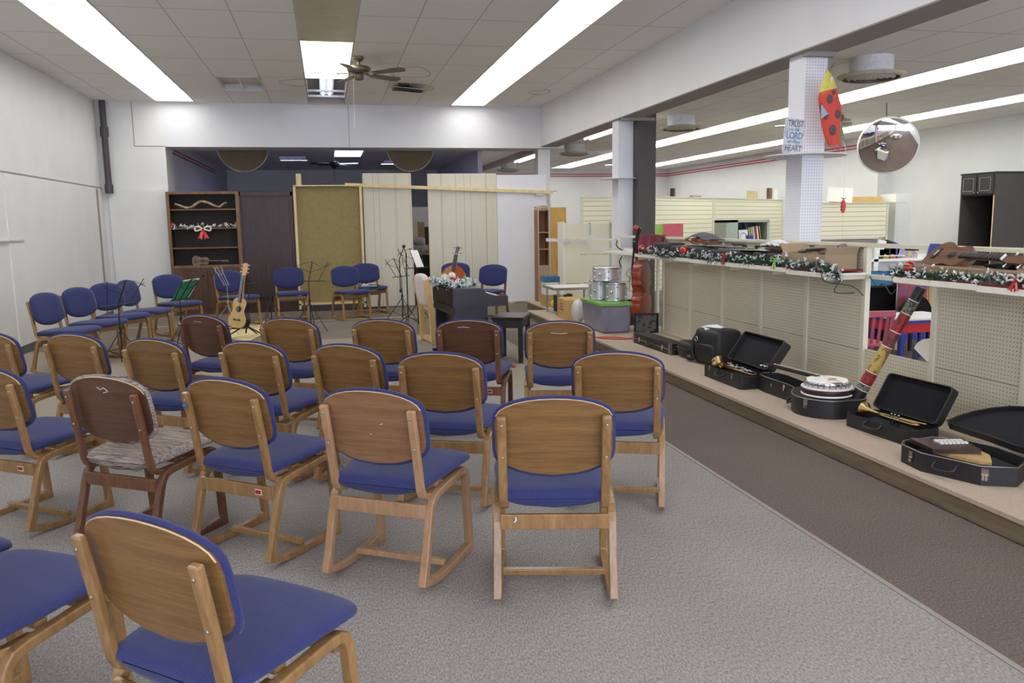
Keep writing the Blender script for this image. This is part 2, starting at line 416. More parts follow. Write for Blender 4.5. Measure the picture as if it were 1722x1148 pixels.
# walls
struct('wall_left', MB().bx(-3.75, -3.6, -5, 14.95, 0, 3.6), M['wall_peg'])
struct('wall_left', MB().bx(-3.61, -3.585, 10.6, 14.9, .10, 2.1), M['white'])
struct('baseboard_left', MB().bx(-3.6, -3.58, -5, 14.93, 0, .10), M['grey_base'])
struct('wall_back', MB().bx(-3.75, -2.57, 14.95, 15.6, 0, 3.6), M['white'])
struct('wall_back', MB().bx(-3.5, -2.57, 14.91, 14.95, 0, 2.1), M['wall_peg_x'])
struct('wall_back', MB().bx(-2.57, 4.35, 14.95, 15.6, 2.805, 3.6), M['white_dim'])
struct('trim_3', MB().bx(-3.05, -3.04, 14.944, 14.951, 2.82, 3.53).bx(-3.05, -2.57, 14.944, 14.951, 2.81, 2.82).bx(.455, .463, 14.944, 14.951, 2.81, 3.53), M['soffit'])
# guessed shop front behind the camera, its openings added to let daylight in
struct('wall_front', MB().bx(-3.75, 10.9, -5.2, -5, 0, .5).bx(-3.75, 10.9, -5.2, -5, 2.75, 3.6).bx(-3.75, -3.4, -5.2, -5, .5, 2.75).bx(3.7, 4.3, -5.2, -5, .5, 2.75).bx(10.4, 10.9, -5.2, -5, .5, 2.75), M['white'])
for i, (a, b) in enumerate(((-3.4, 0.1), (.15, 3.7), (4.3, 7.3), (7.35, 10.4))):
    struct('added_window_%d' % (i+1), MB().bx(a, b, -5.14, -5.06, .5, .55).bx(a, b, -5.14, -5.06, 2.70, 2.75).bx(a, a+.05, -5.14, -5.06, .55, 2.70).bx(b-.05, b, -5.14, -5.06, .55, 2.70), M['steel'])
# beam between the rooms
struct('ceiling_beam', MB().bx(3.92, 4.24, -5, 14.95, 2.84, 3.6), M['white_dim'])
struct('trim_4', MB().bx(3.921, 4.24, -5, 14.95, 2.828, 2.84), M['soffit'])
struct('trim_5', MB().bx(4.24, 4.40, -5, 24, 2.90, 3.6), M['soffit'])
struct('trim_6', MB().bx(4.40, 4.62, -5, 15, 2.972, 2.999), M['soffit'])
# back room and side room
struct('wall_left', MB().bx(-2.75, -2.6, 15.6, 24, 0, 3.1), M['dark_wall'])
struct('wall_back', MB().bx(-2.75, 10.9, 24, 24.2, 0, 3.1), M['white'])
struct('wall_right', MB().bx(10.3, 10.5, 14.0, 24, 0, 3.1), M['white'])
struct('wall_right', MB().bx(10.62, 10.8, -5, 14.0, 0, 3.1), M['wall_peg'])
struct('wall_right', MB().bx(10.5, 10.8, 13.99, 14.2, 0, 3.1), M['white'])
struct('wall_back', MB().bx(3.2, 3.3, 17.5, 24, 0, 3.1), M['dark_wall'])  # partition added to keep side room light out of the back room
st = MB()
for z in (2.80, 2.86):
    st.bx(3.3, 10.3, 23.99, 24.0, z-.013, z+.013).bx(10.29, 10.3, 14.05, 23.98, z-.013, z+.013).bx(-2.6, -2.59, 15.6, 21.5, z-.04, z-.02)
struct('trim_7', st, M['red_stripe'])
# suspended ceilings, with the light cells left open
def ceilgrid(name, xs, ys, z, skip, mat):
    mb = MB()
    for i in range(len(xs)-1):
        for j in range(len(ys)-1):
            if (round(xs[i], 3), round(ys[j], 3)) in skip: continue
            mb.add([(xs[i],ys[j],z),(xs[i],ys[j+1],z),(xs[i+1],ys[j+1],z),(xs[i+1],ys[j],z)], [(0,1,2,3)])
    mb.bx(xs[0], xs[-1], ys[0], ys[-1], z+.25, z+.27)
    return struct(name, mb, mat)
XS = [-3.6] + [round(-.815+.61*k, 3) for k in range(-4, 8)] + [3.92]
YS = [round(14.79-1.22*k, 3) for k in range(16, -1, -1)] + [14.95]
YR = YS[:-1]
xl, xr, xc = -2.645, 2.235, -.205
skip = set((xl, y) for y in YR[:-1]) | set((xr, y) for y in YR[:-1])
skip |= {(xc, 13.57), (xc, 12.35), (xc, 11.13), (xc, 9.91), (-1.425, 12.35)}
ceilgrid('ceiling', XS, YS, 3.53, skip, M['ceil'])
XS2 = [4.38] + [round(6.39+.61*k, 3) for k in range(-3, 7)] + [10.62]
YS2 = [round(14.79+1.22*k, 3) for k in range(-16, 8)] + [24.0]
xa, xb = 6.39, round(6.39+.61*4+.0, 3)
skip2 = set((xa, y) for y in YS2[:-2]) | set((xb, y) for y in YS2[:-2])
ceilgrid('ceiling', XS2, YS2, 3.0, skip2, M['ceil2'])
XS3 = [-2.6] + [round(.23+.61*k, 3) for k in range(-4, 6)] + [4.38]
YS3 = [15.6, 17.4, 18.4, 19.35, 20.6, 21.8, 24.0]
ceilgrid('ceiling', XS3, YS3, 3.0, {(.23, 17.4), (.23, 18.4), (1.45, 20.6), (-.99, 19.35)}, M['ceil2'])
# ceiling light panels: each 2 x 4 ft lens in its own frame
ordn = ['nearest the back wall', 'second from the back wall', 'third from the back wall', 'fourth from the back wall', 'fifth from the back wall', 'sixth from the back wall', 'seventh from the back wall']
def lens(x, y, z, lab, grp, m, w=.61, l=1.22, recess=.0):
    t = thing('ceiling_light', lab, 'ceiling light', (x, y, z), 0, grp)
    e = .012
    MB().bx(0, w, 0, e, -.006, .05).bx(0, w, l-e, l, -.006, .05).bx(0, e, e, l-e, -.006, .05).bx(w-e, w, e, l-e, -.006, .05).build('light_frame', M['off_white_metal'], t)
    MB().bx(e, w-e, e, l-e, .032, .042).build('diffuser', m, t)
    return t
YL = sorted([y for y in YR[:-1]], reverse=True)
for nm, x in (('left', xl), ('right', xr)):
    for i, y in enumerate(YL):
        lab = ('long fluorescent ceiling panel in the %s strip, %s' % (nm, ordn[i])) if i < 6 else 'fluorescent ceiling panel of the %s strip continuing above the camera' % nm
        lens(x, y, 3.53, lab, 'fluorescent panels of the %s strip' % nm, M['lamp'])
for nm, x in (('nearer', xa), ('farther', xb)):
    ys = sorted(YS2[:-2], reverse=True)
    for i, y in enumerate(ys):
        lens(x, y, 3.0, 'fluorescent ceiling panel of the %s side room strip, %s' % (nm, ['at its far end','second from its far end','third from its far end','fourth from its far end','fifth from its far end','sixth from its far end','seventh from its far end'][i] if i < 7 else 'in its nearer half'), 'side room %s light strip' % nm, M['lamp2'])
lens(xc, 11.13, 3.53, 'bright square ceiling lens just beyond the ceiling fan', None, M['lamp'])
lens(xc, 9.91, 3.53, 'bright ceiling lens in the middle column, on the camera side of the fan', None, M['lamp'])
for i, y in enumerate((8.69, 7.47)):
    t = thing('ceiling_panel', ['yellowed unlit ceiling lens next to the lit middle one', 'yellowed unlit ceiling lens at the top edge of the photo'][i], 'ceiling panel', (xc, y, 3.53))
    MB().bx(.01, .6, .01, 1.21, -.006, -.002).build('diffuser', M['tile_lens'], t)
# open fixture with bare tubes
t = thing('open_light_fixture', 'open ceiling fixture with its two bare tubes and brackets showing', 'ceiling light', (xc, 12.35, 3.53))
MB().bx(0, .61, 0, 2.44, .20, .215).bx(0, .01, 0, 2.44, 0, .2).bx(.6, .61, 0, 2.44, 0, .2).bx(0, .61, 2.43, 2.44, 0, .2).bx(0,.61,0,.01,0,.2).build('housing', M['soffit'], t)
MB().bx(.2, .42, .05, 2.3, .12, .17).build('channel', M['fixture_lit'], t)
for k in (.25, .36): MB().tube([(k, .1, .10), (k, 2.25, .10)], .016, 8).build('tube', M['tubes'], t)
MB().bx(0, .61, 1.2, 1.26, .0, .03).build('crossbar', M['fixture_lit'], t); MB().bx(0, .61, 1.75, 1.8, .0, .03).build('crossbar', M['fixture_lit'], t)
# vents
t = thing('ceiling_vent', 'yellowed open ceiling panel with a crossbar near the left strip', 'ceiling vent', (-1.425, 12.35, 3.53))
MB().bx(0, .61, 0, .015, -.008, .1).bx(0, .61, 1.205, 1.22, -.008, .1).bx(0, .015, 0, 1.22, -.008, .1).bx(.595, .61, 0, 1.22, -.008, .1).bx(.3, .315, 0, 1.22, 0, .03).build('vent_frame', M['off_white_metal'], t)
MB().bx(.015, .595, .015, 1.205, .09, .1).build('backing', M['tile_lens'], t)
t = thing('ceiling_diffuser', 'square air diffuser hanging loose from a stained ceiling tile', 'air diffuser', (1.015, 12.35, 3.53))
MB().box((.3, .62, -.035), (.46, .70, .012), (.10, .08, 0)).box((.3, .62, -.075), (.34, .5, .012), (.16, .08, 0)).build('louvre', M['vent_ring'], t)
MB().box((.29, .62, -.055), (.42, .62, .02), (.12, .08, 0)).box((.2, .3, -.02), (.16, .12, .03)).build('core', M['vent_dark'], t)
def stain(x, y, r, z=3.5285, a=1.5):
    t = []
    for k in range(28):
        an = 2*PI*k/28; q = 1+.12*math.sin(3*an+x*5); t.append((x+r*q*math.cos(an), y+r*a*q*math.sin(an), z))
    return t
sm = MB()
for (x, y, r) in ((1.25, 11.75, .26), (1.45, 13.0, .24), (3.45, 13.2, .16), (-.35, 12.75, .2)):
    sm.tube(stain(x, y, r), .006, 4, True)
struct('trim_8', sm, plain('water_stain', (184, 170, 146), .9))
def round_vent(x, y, r, lab):
    t = thing('round_ceiling_vent', lab, 'ceiling vent', (x, y, 3.0), 0, 'round ceiling vents in the side room')
    MB().lathe([(r*.78, 0), (r*.78, -.16)], n=28, cap=False).build('collar', M['off_white_metal'], t)
    MB().lathe([(r*.8, -.15), (r*1.2, -.165), (r*1.22, -.18), (r*1.02, -.20)], n=28, cap=False).build('rim', M['vent_ring'], t)
    c = MB()
    for k in (.86, .66, .46, .26): c.lathe([(r*k, -.19), (r*(k-.09), -.215)], n=28, cap=False)
    c.build('cone', M['vent_ring'], t)
    MB().lathe([(0, -.182), (r*.98, -.182)], n=24, cap=False).build('dark_throat', M['vent_dark'], t)
round_vent(5.28, 7.35, .26, 'large round ceiling vent right of the near pegboard pillar')
round_vent(5.25, 11.75, .26, 'round ceiling vent right of the dark column')
round_vent(4.98, 16.3, .26, 'round ceiling vent between the two far pillars')
round_vent(4.75, 21.5, .26, 'small distant round vent left of the farthest pillar')
# battens (surface tubes) along the beam
for i, (x, y0, y1) in enumerate(((4.60, 11.6, 14.3), (4.58, 17.4, 19.8))):
    t = thing('tube_light', ['bare fluorescent tube fixture left of the middle pillar', 'distant bare fluorescent tube fixture left of the farthest pillar'][i], 'ceiling light', (x, y0, 2.99))
    MB().bx(-.08, .08, 0, y1-y0, -.05, 0).build('housing', M['off_white_metal'], t)
    for dx in (-.05, .05): MB().tube([(dx, .03, -.08), (dx, y1-y0-.03, -.08)], .022, 8).build('tube', M['tubes'], t)
for x, y, lab in ((.23, 17.4, 'dim bluish ceiling lens in the unlit back room, nearer one'), (.23, 18.4, 'dim bluish ceiling lens in the unlit back room, farther one'), (1.45, 20.6, 'added faint bluish glow panel in the unlit back room beside the right dish'), (-.99, 19.35, 'added faint bluish glow panel in the unlit back room beside the left dish')):
    lens(x, y, 3.0, lab, None, M['lamp_dim'] if x > 0 and y < 19 else M['lamp_added'], .61, .96)  # the two panels beside the dishes are added to lift the dark room
# pillars
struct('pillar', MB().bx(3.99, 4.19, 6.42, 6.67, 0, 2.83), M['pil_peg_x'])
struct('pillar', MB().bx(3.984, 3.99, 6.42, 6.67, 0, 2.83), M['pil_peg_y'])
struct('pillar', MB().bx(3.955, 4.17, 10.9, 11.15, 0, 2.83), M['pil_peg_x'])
struct('pillar', MB().bx(4.175, 4.43, 10.72, 10.98, 0, 2.95), M['pillar_dark'])
struct('pillar', MB().bx(3.93, 4.16, 15.2, 15.45, 0, 2.83), M['white'])
# small brackets under the beam
struct('trim_9', MB().bx(3.95, 4.22, 6.35, 6.42, 2.79, 2.83).bx(3.93, 4.4, 10.68, 10.72, 2.79, 2.83), M['soffit'])
# drain pipe
t = thing('drain_pipe', 'dark brown drain pipe running down the back left corner', 'pipe', (-3.47, 14.86, 2.07))
MB().tube([(0, 0, .04), (0, 0, 1.46)], .05, 14).build('pipe', M['brown_metal'], t)
MB().lathe([(.062, .88), (.066, .9), (.066, 1.02), (.062, 1.04)], n=16).build('coupling', M['brown_metal'], t)
MB().lathe([(.064, -.03), (.066, 0), (.066, .1), (.06, .12)], n=16).build('elbow', M['brown_metal'], t)
struct('trim_10', MB().bx(-3.6, -3.594, 8.5, 14.9, 2.125, 2.14).bx(-3.584, -3.57, 14.5, 14.56, .1, 2.1), M['soffit'])
tag(MB().bx(-3.6, -3.57, 9.9, 11.05, 1.335, 1.352).build('wall_rail', M['off_white_metal']), 'thin white rail fixed to the left wall', 'rail')
# ------------------------------------------------------------------ stacking sled chairs
def board_outline(w, grow=0.0):
    pts = []
    top = [(0, .811), (.05, .809), (.10, .803), (.145, .792), (.18, .778), (.204, .762), (.217, .742), (.222, .71), (.222, .66), (.222, .605), (.217, .58), (.204, .560), (.175, .541), (.13, .523), (.08, .511), (0, .504)]
    P = [(x, z) for x, z in top] + [(-x, z) for x, z in reversed(top[1:-1])]
    cz = .665
    return [Vector((x*(1+grow/.218), cz+(z-cz)*(1+grow/.139))) for x, z in P]
def back_u(x, z): return (.745-z)*.20 + .013 + .30*x*x
def slab(mb, out, u0, u1, rings=5, dome=0.0):
    # closed slab whose front and back follow the curved back of the chair
    n = len(out); c = Vector((0, .665)); vs = []; fs = []
    def ring(k, off, dz=0):
        for p in out:
            q = c + (p-c)*k; vs.append((q.x, back_u(q.x, q.y)+off, q.y))
    ks = [1-.999*i/rings for i in range(rings+1)]
    for k in reversed(ks): ring(max(k, .001), u0)
    for i, k in enumerate(ks):
        ring(max(k, .001), u1 + (dome*(math.sqrt(max(0, 1-(k**4)))-1) if dome else 0))
    m = 2*(rings+1)
    for a in range(m-1):
        for i in range(n): fs.append((a*n+i, a*n+(i+1)%n, (a+1)*n+(i+1)%n, (a+1)*n+i))
    return mb.add(vs, fs, bool(dome))
def seat_mesh():
    mb = MB(); sec = []
    prof = [(.048, .150, .412, .006), (.050, .178, .414, .022), (.058, .197, .417, .040), (.075, .208, .420, .050), (.12, .218, .424, .053), (.20, .228, .430, .053), (.29, .237, .436, .051), (.37, .244, .440, .050), (.42, .245, .440, .050), (.452, .242, .438, .050), (.476, .233, .434, .050), (.495, .218, .429, .048), (.509, .197, .424, .043), (.517, .172, .420, .034), (.521, .148, .417, .020), (.522, .12, .415, .006)]
    vs = []; fs = []; n = 24
    for u, hw, zc, th in prof:
        for k in range(n):
            a = 2*PI*k/n; ca, sa = math.cos(a), math.sin(a)
            x = math.copysign(abs(ca)**.42, ca)*hw; z = math.copysign(abs(sa)**.62, sa)*th/2
            z += (.004 if sa > 0 else -.026*max(0, 1-abs(u-.06)/.22))*(1-(x/hw)**2)*min(1, th/.04)
            vs.append((x, u, zc+z+(.004 if sa < 0 else 0)))
    for i in range(len(prof)-1):
        for k in range(n): fs.append((i*n+k, i*n+(k+1)%n, (i+1)*n+(k+1)%n, (i+1)*n+k))
    fs = [f[::-1] for f in fs]
    fs += [tuple(range(n)), tuple(range((len(prof)-1)*n, len(prof)*n))[::-1]]
    return mb.add(vs, fs, True)
def side_path(x):
    p = [(.004,.046),(.030,.135),(.058,.235),(.080,.310),(.092,.340),(.112,.362),(.150,.372),(.26,.383),(.37,.394),(.405,.393),(.430,.380),(.442,.352),(.450,.25),(.460,.12),(.468,.018),(.30,.016),(.19,.015),(.13,.018),(.07,.028)]
    return [(x, u, z) for u, z in p]
def stile_path(x):
    p = [(0,.748),(.012,.69),(.030,.60),(.047,.50),(.057,.44),(.063,.41),(.074,.388),(.094,.374),(.125,.369),(.20,.371)]
    return [(x, u-.006, z) for u, z in p]
def make_chair(board, frame_, cloth, cloth_back=None):
    t = thing('chair', 'chair', 'chair')
    b = MB(); slab(b, board_outline(0), 0.0, .012); b.build('backrest_board', board, t)
    MB().tube([(p.x, back_u(p.x, p.y)+.003, p.y) for p in sorted(board_outline(0, 0), key=lambda p: p.x) if p.y > .735], .003, 5).build('board_edge', M['ply_edge'], t)
    c = MB(); slab(c, board_outline(0, .012), .012, .046, 6, .022); c.build('backrest_cushion', cloth_back or cloth, t)
    seat_mesh().build('seat', cloth, t)
    for s in (-1, 1):
        q = MB().bar(stile_path(.195*s), .035, .024).build('backrest_post', frame_, t, bevel=.007, seg=3)
        for z in (.715, .585):
            MB().ball((.195*s, (.745-z)*.2-.0195, z), (.0055, .003, .0055), 8).build('screw', M['steel'], q)
        MB().bar(side_path(.222*s), .033, .031, closed=True).build('sled_frame', frame_, t, bevel=.005)
    MB().bx(-.21, .21, .056, .076, .288, .348).build('rear_rail', frame_, t, bevel=.004)
    MB().bx(-.21, .21, .405, .425, .340, .392).bx(-.2, .2, .2, .24, .385, .405).build('front_rail', frame_, t, bevel=.004)
    MB().bx(-.21, .21, .215, .245, .030, .056).build('stretcher', frame_, t, bevel=.004)
    return t
proto = {}
def place_chair(kind, x, y, yaw, label, group='stacking chairs in the audience rows', extra=None):
    defs = {'oak': ('board', 'oak', 'blue'), 'rosy': ('board_pink', 'oak_pink', 'blue'), 'dark': ('board_dark', 'oak_dark', 'blue'), 'stripe': ('board_dark', 'oak_dark', 'stripe')}
    if kind not in proto:
        r = make_chair(*[M[k] for k in defs[kind]]); proto[kind] = r
    else: r = copy_tree(proto[kind])
    r.location = (x, y, 0); r.rotation_euler = (0, 0, math.radians(yaw))
    tag(r, label, 'chair', group)
    if extra:
        for nm, mb, m in extra: mb.build(nm, m, r)
    return r
def sticker(x):
    return ('inventory_sticker', MB().bx(x-.019, x+.019, .0545, .0562, .306, .330), M['ribbon_white']), ('sticker_print', MB().bx(x-.016, x+.016, .0538, .0546, .310, .327).bx(x+.002, x+.014, .0534, .0539, .311, .316), M['orn_red'])
scr = lambda pts: MB().tube([(a, back_u(a, b_)-.001, b_) for a, b_ in pts], .0012, 4)
audience = [
 ('oak', -.453, 1.904, -40.2, 'honey wood chair with blue cushions nearest the camera, at lower left', None),
 ('oak', -1.10, 2.27, -33, 'blue chair cut by the left edge of the photo, beside the nearest chair', None),
 ('oak', -1.52, 2.60, -34, 'blue chair of which only the front seat corner shows at the lower left edge', None),
 ('oak', .789, 2.86, -14, 'honey wood chair at the second row right end, seen squarely from behind', [('paint_mark', MB().tube([(-.155, .0548, .318), (-.147, .0548, .328), (-.150, .0548, .338)], .003, 5), M['paper'])]),
 ('rosy', .122, 3.21, -32.5, 'rosy worn wood chair with blue seat, second from the right in its row', [('scuff', scr([(.04,.675),(.052,.679)]), M['paper']), ('scuff', scr([(-.01,.63),(-.004,.633)]), M['paper'])]),
 ('oak', -.48, 3.63, -38, 'honey wood chair with a blue tape dab on its left post and red sticker', list(sticker(.13)) + [('blue_tape', MB().ball((-.195, -.014, .69), (.014, .006, .010), 8), M['blue_p'])]),
 ('stripe', -1.01, 3.87, -33.5, 'dark wood chair with grey striped upholstery among the blue ones', [('scuff', scr([(-.03,.765),(-.01,.755),(.01,.765),(.03,.75)]), M['paper']), ('scuff', scr([(.0,.74),(.03,.748)]), M['paper'])]),
 ('oak', -1.64, 4.30, -34, 'blue chair with a red sticker, left of the striped chair', list(sticker(.13))),
 ('oak', 1.372, 3.786, -22, 'swirly grained chair at the third row right end, next to the carpet seam', None),
 ('oak', .515, 4.046, -25, 'honey chair in the third row between the square-on and rosy chairs', None),
 ('oak', .055, 4.496, -38, 'honey chair in the third row directly behind the rosy chair', None),
 ('oak', -.465, 4.785, -37, 'honey chair in the third row behind the taped chair', None),
 ('oak', -1.046, 5.096, -35.5, 'honey chair in the third row behind the striped chair', None),
 ('oak', -1.593, 5.521, -32.5, 'honey chair in the third row, second from the left edge', None),
 ('oak', -2.16, 5.80, -33, 'honey chair at the left edge of the photo in the third row', None),
 ('oak', 1.452, 5.104, -15, 'scratched honey chair at the front row right end, before the drum tub', list(sticker(.15)) + [('scuff', scr([(-.06,.742),(.0,.735),(.05,.738)]), M['paper'])]),
 ('dark', .895, 5.402, -20, 'dark brown chair with blue seat directly before the black piano', list(sticker(.13)) + [('scuff', scr([(-.07,.765),(-.03,.768),(.01,.765)]), M['paper'])]),
 ('oak', .328, 5.624, -26, 'honey chair in the front row left of the dark one by the piano', None),
 ('oak', -.309, 5.931, -30, 'honey chair in the front row, second from the left', None),
 ('dark', -.952, 6.398, -38, 'dark brown chair with blue seat at the front row left end', None),
]
for k, x, y, a, lab, ex in audience: place_chair(k, x, y, a, lab, extra=ex)
def facing(x, y, f, lab, kind='oak', back=.12):   # f = facing angle in degrees, (x, y) = middle of the backrest front
    fx_, fy_ = math.cos(math.radians(f)), math.sin(math.radians(f))
    return place_chair(kind, x-fx_*.06, y-fy_*.06, f-90, lab, 'stacking chairs of the players along the back')
facing(-2.844, 9.25, -20, 'blue chair nearest the camera along the left wall, facing right')
facing(-2.727, 9.95, -27, 'second blue chair along the left wall, overlapping the third')
facing(-2.60, 10.62, -36, 'third blue chair along the left wall, half hidden by the second')
facing(-2.465, 11.09, -18, 'narrow looking blue chair behind the black wire stand, near the left back corner')
facing(-2.176, 12.15, -48, 'blue chair left of the stand with the green folder, before the bookcase')
facing(-1.463, 12.89, -50, 'blue chair behind the guitar, in front of the bookcase')
facing(-.621, 13.37, -80, 'blue chair in front of the dark mahogany panel')
g2 = facing(.251, 13.25, -68, 'nearer blue chair of the overlapping pair before the tan board')
g3 = facing(.608, 13.97, -75, 'farther blue chair of the overlapping pair, a book on its seat')
facing(2.044, 13.42, -95, 'blue chair mostly hidden behind the leaning cello', )
facing(2.479, 12.46, -125, 'blue chair between the piano and the white panel', 'dark')
bk = thing('book', 'dark closed book with white pages lying on the far blue chair seat', 'book', (.66, 13.62, .466), -.3)
MB().bx(-.13, .13, -.09, .09, 0, .018).build('cover', M['black'], bk)
MB().bx(-.132, -.04, -.06, .06, .019, .026).bx(-.13, .128, -.094, -.09, .003, .015).build('pages', M['paper'], bk)
# blond armless chair with pale pink covers, its back towards the camera's left
t = thing('padded_chair', 'blond wood chair with pale pink padded back and seat beside the piano', 'chair', (1.155, 10.07, 0), math.radians(9-90))
for s in (-1, 1):
    MB().bar([(s*.235, .02, 0), (s*.235, .0, .42), (s*.235, -.06, .80)], .03, .07).build('rear_leg', M['blond'], t, bevel=.008)
    MB().bar([(s*.235, .44, 0), (s*.235, .43, .42)], .03, .06).build('front_leg', M['blond'], t, bevel=.008)
    MB().bx(s*.235-.014, s*.235+.014, .02, .44, .02, .06).bx(s*.235-.014, s*.235+.014, .02, .44, .36, .42).build('side_rail', M['blond'], t, bevel=.004)
MB().bx(-.22, .22, .01, .03, .02, .08).build('rear_rail', M['blond'], t)
MB().ball((0, .23, .45), (.215, .24, .06), 20, sq=.55).build('seat', M['pinkfab'], t)
MB().ball((0, -.03, .66), (.225, .055, .20), 20, frame((0,0,0), (1,0,0), (0,1,.15)), sq=.5).build('backrest', M['pinkfab'], t)
# ------------------------------------------------------------------ things along the back opening
# tall oak bookcase
t = thing('bookcase', 'tall oak bookcase with open dark shelves above two cabinet doors', 'bookcase', (-1.985, 14.6, 0))
W, H, D = 1.15, 2.05, .32
MB().bx(-W/2, -W/2+.03, 0, D, 0, H).build('side_panel', M['oak_case'], t); MB().bx(W/2-.03, W/2, 0, D, 0, H).build('side_panel', M['oak_case'], t)
MB().bx(-W/2, -W/2+.05, -.02, 0, 0, H).bx(W/2-.06, W/2, -.02, 0, 0, H).bx(-W/2, W/2, -.021, 0, H-.045, H).bx(-W/2, W/2, -.021, 0, .79, .835).build('face_frame', M['oak_edge'], t, bevel=.003)
MB().bx(-W/2+.03, W/2-.03, D-.015, D, .8, H).build('back_panel', M['walnut_in'], t)
MB().bx(-W/2, W/2, 0, D, H-.03, H).build('top_panel', M['oak_case'], t)
for z in (1.13, 1.455, 1.765): MB().bx(-W/2+.03, W/2-.03, 0, D-.015, z-.02, z).build('shelf', M['oak_edge'], t)
MB().bx(-W/2+.03, W/2-.03, 0, D-.015, .78, .815).build('shelf', M['oak_edge'], t)
MB().bx(-W/2+.03, W/2-.03, .0, .02, 0, .09).build('plinth', M['oak_case'], t)
for s in (-1, 1):
    d = MB().bx(min(0, s*(W/2-.05)), max(0, s*(W/2-.05)), -.018, 0, .1, .785).build('door', M['oak_case'], t, bevel=.004)
    MB().lathe([(0, 0), (.012, .004), (.010, .02), (.018, .03), (.001, .035)], (s*.07, -.018, .66), 12, Matrix.Rotation(PI/2, 4, 'X')).build('knob', M['black'], d)
# mahogany panel unit
t = thing('wardrobe_panel', 'dark mahogany panelled unit between the bookcase and the tan board', 'panel', (-.985, 14.6, 0))
MB().bx(-.42, .42, .03, .25, .0, 2.0).build('panel', M['mahog'], t)
MB().bx(-.43, -.40, -.01, .25, 0, 2.04).bx(.40, .435, -.01, .25, 0, 2.04).bx(-.43, .435, -.01, .25, 1.97, 2.04).build('frame', M['mahog'], t, bevel=.003)
MB().bx(-.40, .40, .005, .03, 0, .12).bx(-.40, .40, .005, .03, .26, .275).build('base_rail', M['mahog'], t)
# tan backed box leaning against it
t = thing('board_tray', 'shallow tan hardboard box standing on end between dark panel and panelling', 'board', (.045, 14.6, 0))
MB().bx(-.55, .55, .08, .10, .11, 2.12).build('back', M['ply_tan'], t)
MB().bx(-.57, -.53, -.03, .12, .03, 2.135).bx(.535, .575, -.03, .12, .03, 2.135).bx(-.57, .575, -.03, .12, 2.125, 2.145).bx(-.57, .575, -.03, .12, .10, .13).build('frame', M['pine'], t)
tag(MB().bx(-.47, -.385, 14.66, 14.70, 2.146, 2.34).build('lumber_offcut', M['pine']), 'short upright lumber offcut standing on the tan box', 'lumber')
tag(MB().tube([(-.32, 14.50, .015), (-.2, 14.45, .02), (.2, 14.46, .02), (.45, 14.5, .015)], .012, 6).tube([(.5, 14.5, .015), (.75, 14.47, .02), (1.0, 14.5, .015)], .012, 6).build('black_cable', M['black']), 'black cable lying on the carpet under the tan box', 'cable')
tag(MB().bx(.645, 1.485, 14.68, 14.70, .02, 2.345).build('panel_board', M['panel']), 'narrower whitewashed grooved wood panel left of the gap', 'wall panel')
tag(MB().bx(1.77, 3.01, 14.66, 14.68, .02, 2.335).build('panel_board', M['panel']), 'wider whitewashed grooved wood panel right of the gap', 'wall panel')
tag(MB().bx(3.015, 3.93, 14.65, 14.675, .02, 2.31).build('wall_board', M['whiteboard']), 'plain white panel at the right end of the back partition', 'wall panel')
struct('trim_11', MB().bx(2.9, 3.3, 14.62, 14.65, 0, .03), M['pine'])
p = MB(); p.bar([(.34, 14.62, 2.150), (4.05, 14.62, 1.99)], .05, .055, (0, 1, 0)); tag(p.build('plank', M['pine']), 'long pale plank fixed slanting across the tops of the panels', 'plank')
t = thing('clamp', 'small white clamp on the underside of the slanting plank', 'clamp', (3.78, 14.60, 1.965))
MB().bx(-.07, .07, -.02, .02, -.02, 0).build('bar', M['steel'], t)
# horn, garland, bow, ukulele on the bookcase shelves
hp = [(-.42, 0, .085), (-.34, 0, .055), (-.25, 0, .02), (-.17, 0, .028), (-.08, 0, .085), (0, 0, .12), (.1, 0, .10), (.2, 0, .05), (.28, 0, .03), (.34, 0, .075), (.40, 0, .10)]
pp = smooth_pts(hp, 5)
hm = MB().tube(pp, [.010+.014*math.sin(PI*(.15+.8*i/len(pp))) for i in range(len(pp))], 10)
tag(hm.build('horn', wood('horn_brown', (96, 70, 62), (206, 184, 150), .22, (14, 1, 1), 2, .4), loc=(-2.02, 14.68, 1.77)), 'polished twisted horn with a wavy shape on the top shelf', 'horn')
# ---- stringed instruments ------------------------------------------------
GUITAR = [(0,.02),(.004,.16),(.03,.31),(.09,.43),(.17,.485),(.25,.50),(.34,.475),(.43,.41),(.52,.345),(.60,.325),(.68,.345),(.76,.375),(.84,.385),(.91,.35),(.965,.26),(.995,.12),(1,.02)]
VIOLIN = [(0,.02),(.01,.17),(.05,.34),(.12,.46),(.20,.50),(.28,.485),(.335,.45),(.35,.475),(.362,.44),(.39,.35),(.45,.30),(.52,.30),(.575,.35),(.60,.405),(.612,.425),(.625,.39),(.70,.41),(.78,.41),(.86,.37),(.93,.27),(.985,.12),(1,.04)]
def outline(prof, L, W):
    P = [Vector((w*W, t_*L)) for t_, w in prof]
    return [(p.x, p.y) for p in P] + [(-p.x, p.y) for p in reversed(P)]
def plate(out, z, dome, L, up=1):
    mb = MB(); n = len(out); c = Vector((0, L*.45)); ks = [1, .97, .85, .65, .4, .15, .001]; vs = []
    for k in ks:
        for x, y in out:
            q = c+(Vector((x, y))-c)*k; vs.append((q.x, q.y, z+up*dome*(1-k**2.2)))
    fs = [(a*n+i, a*n+(i+1)%n, (a+1)*n+(i+1)%n, (a+1)*n+i) for a in range(len(ks)-1) for i in range(n)]
    if up < 0: fs = [f[::-1] for f in fs]
    return mb.add(vs, fs, True)
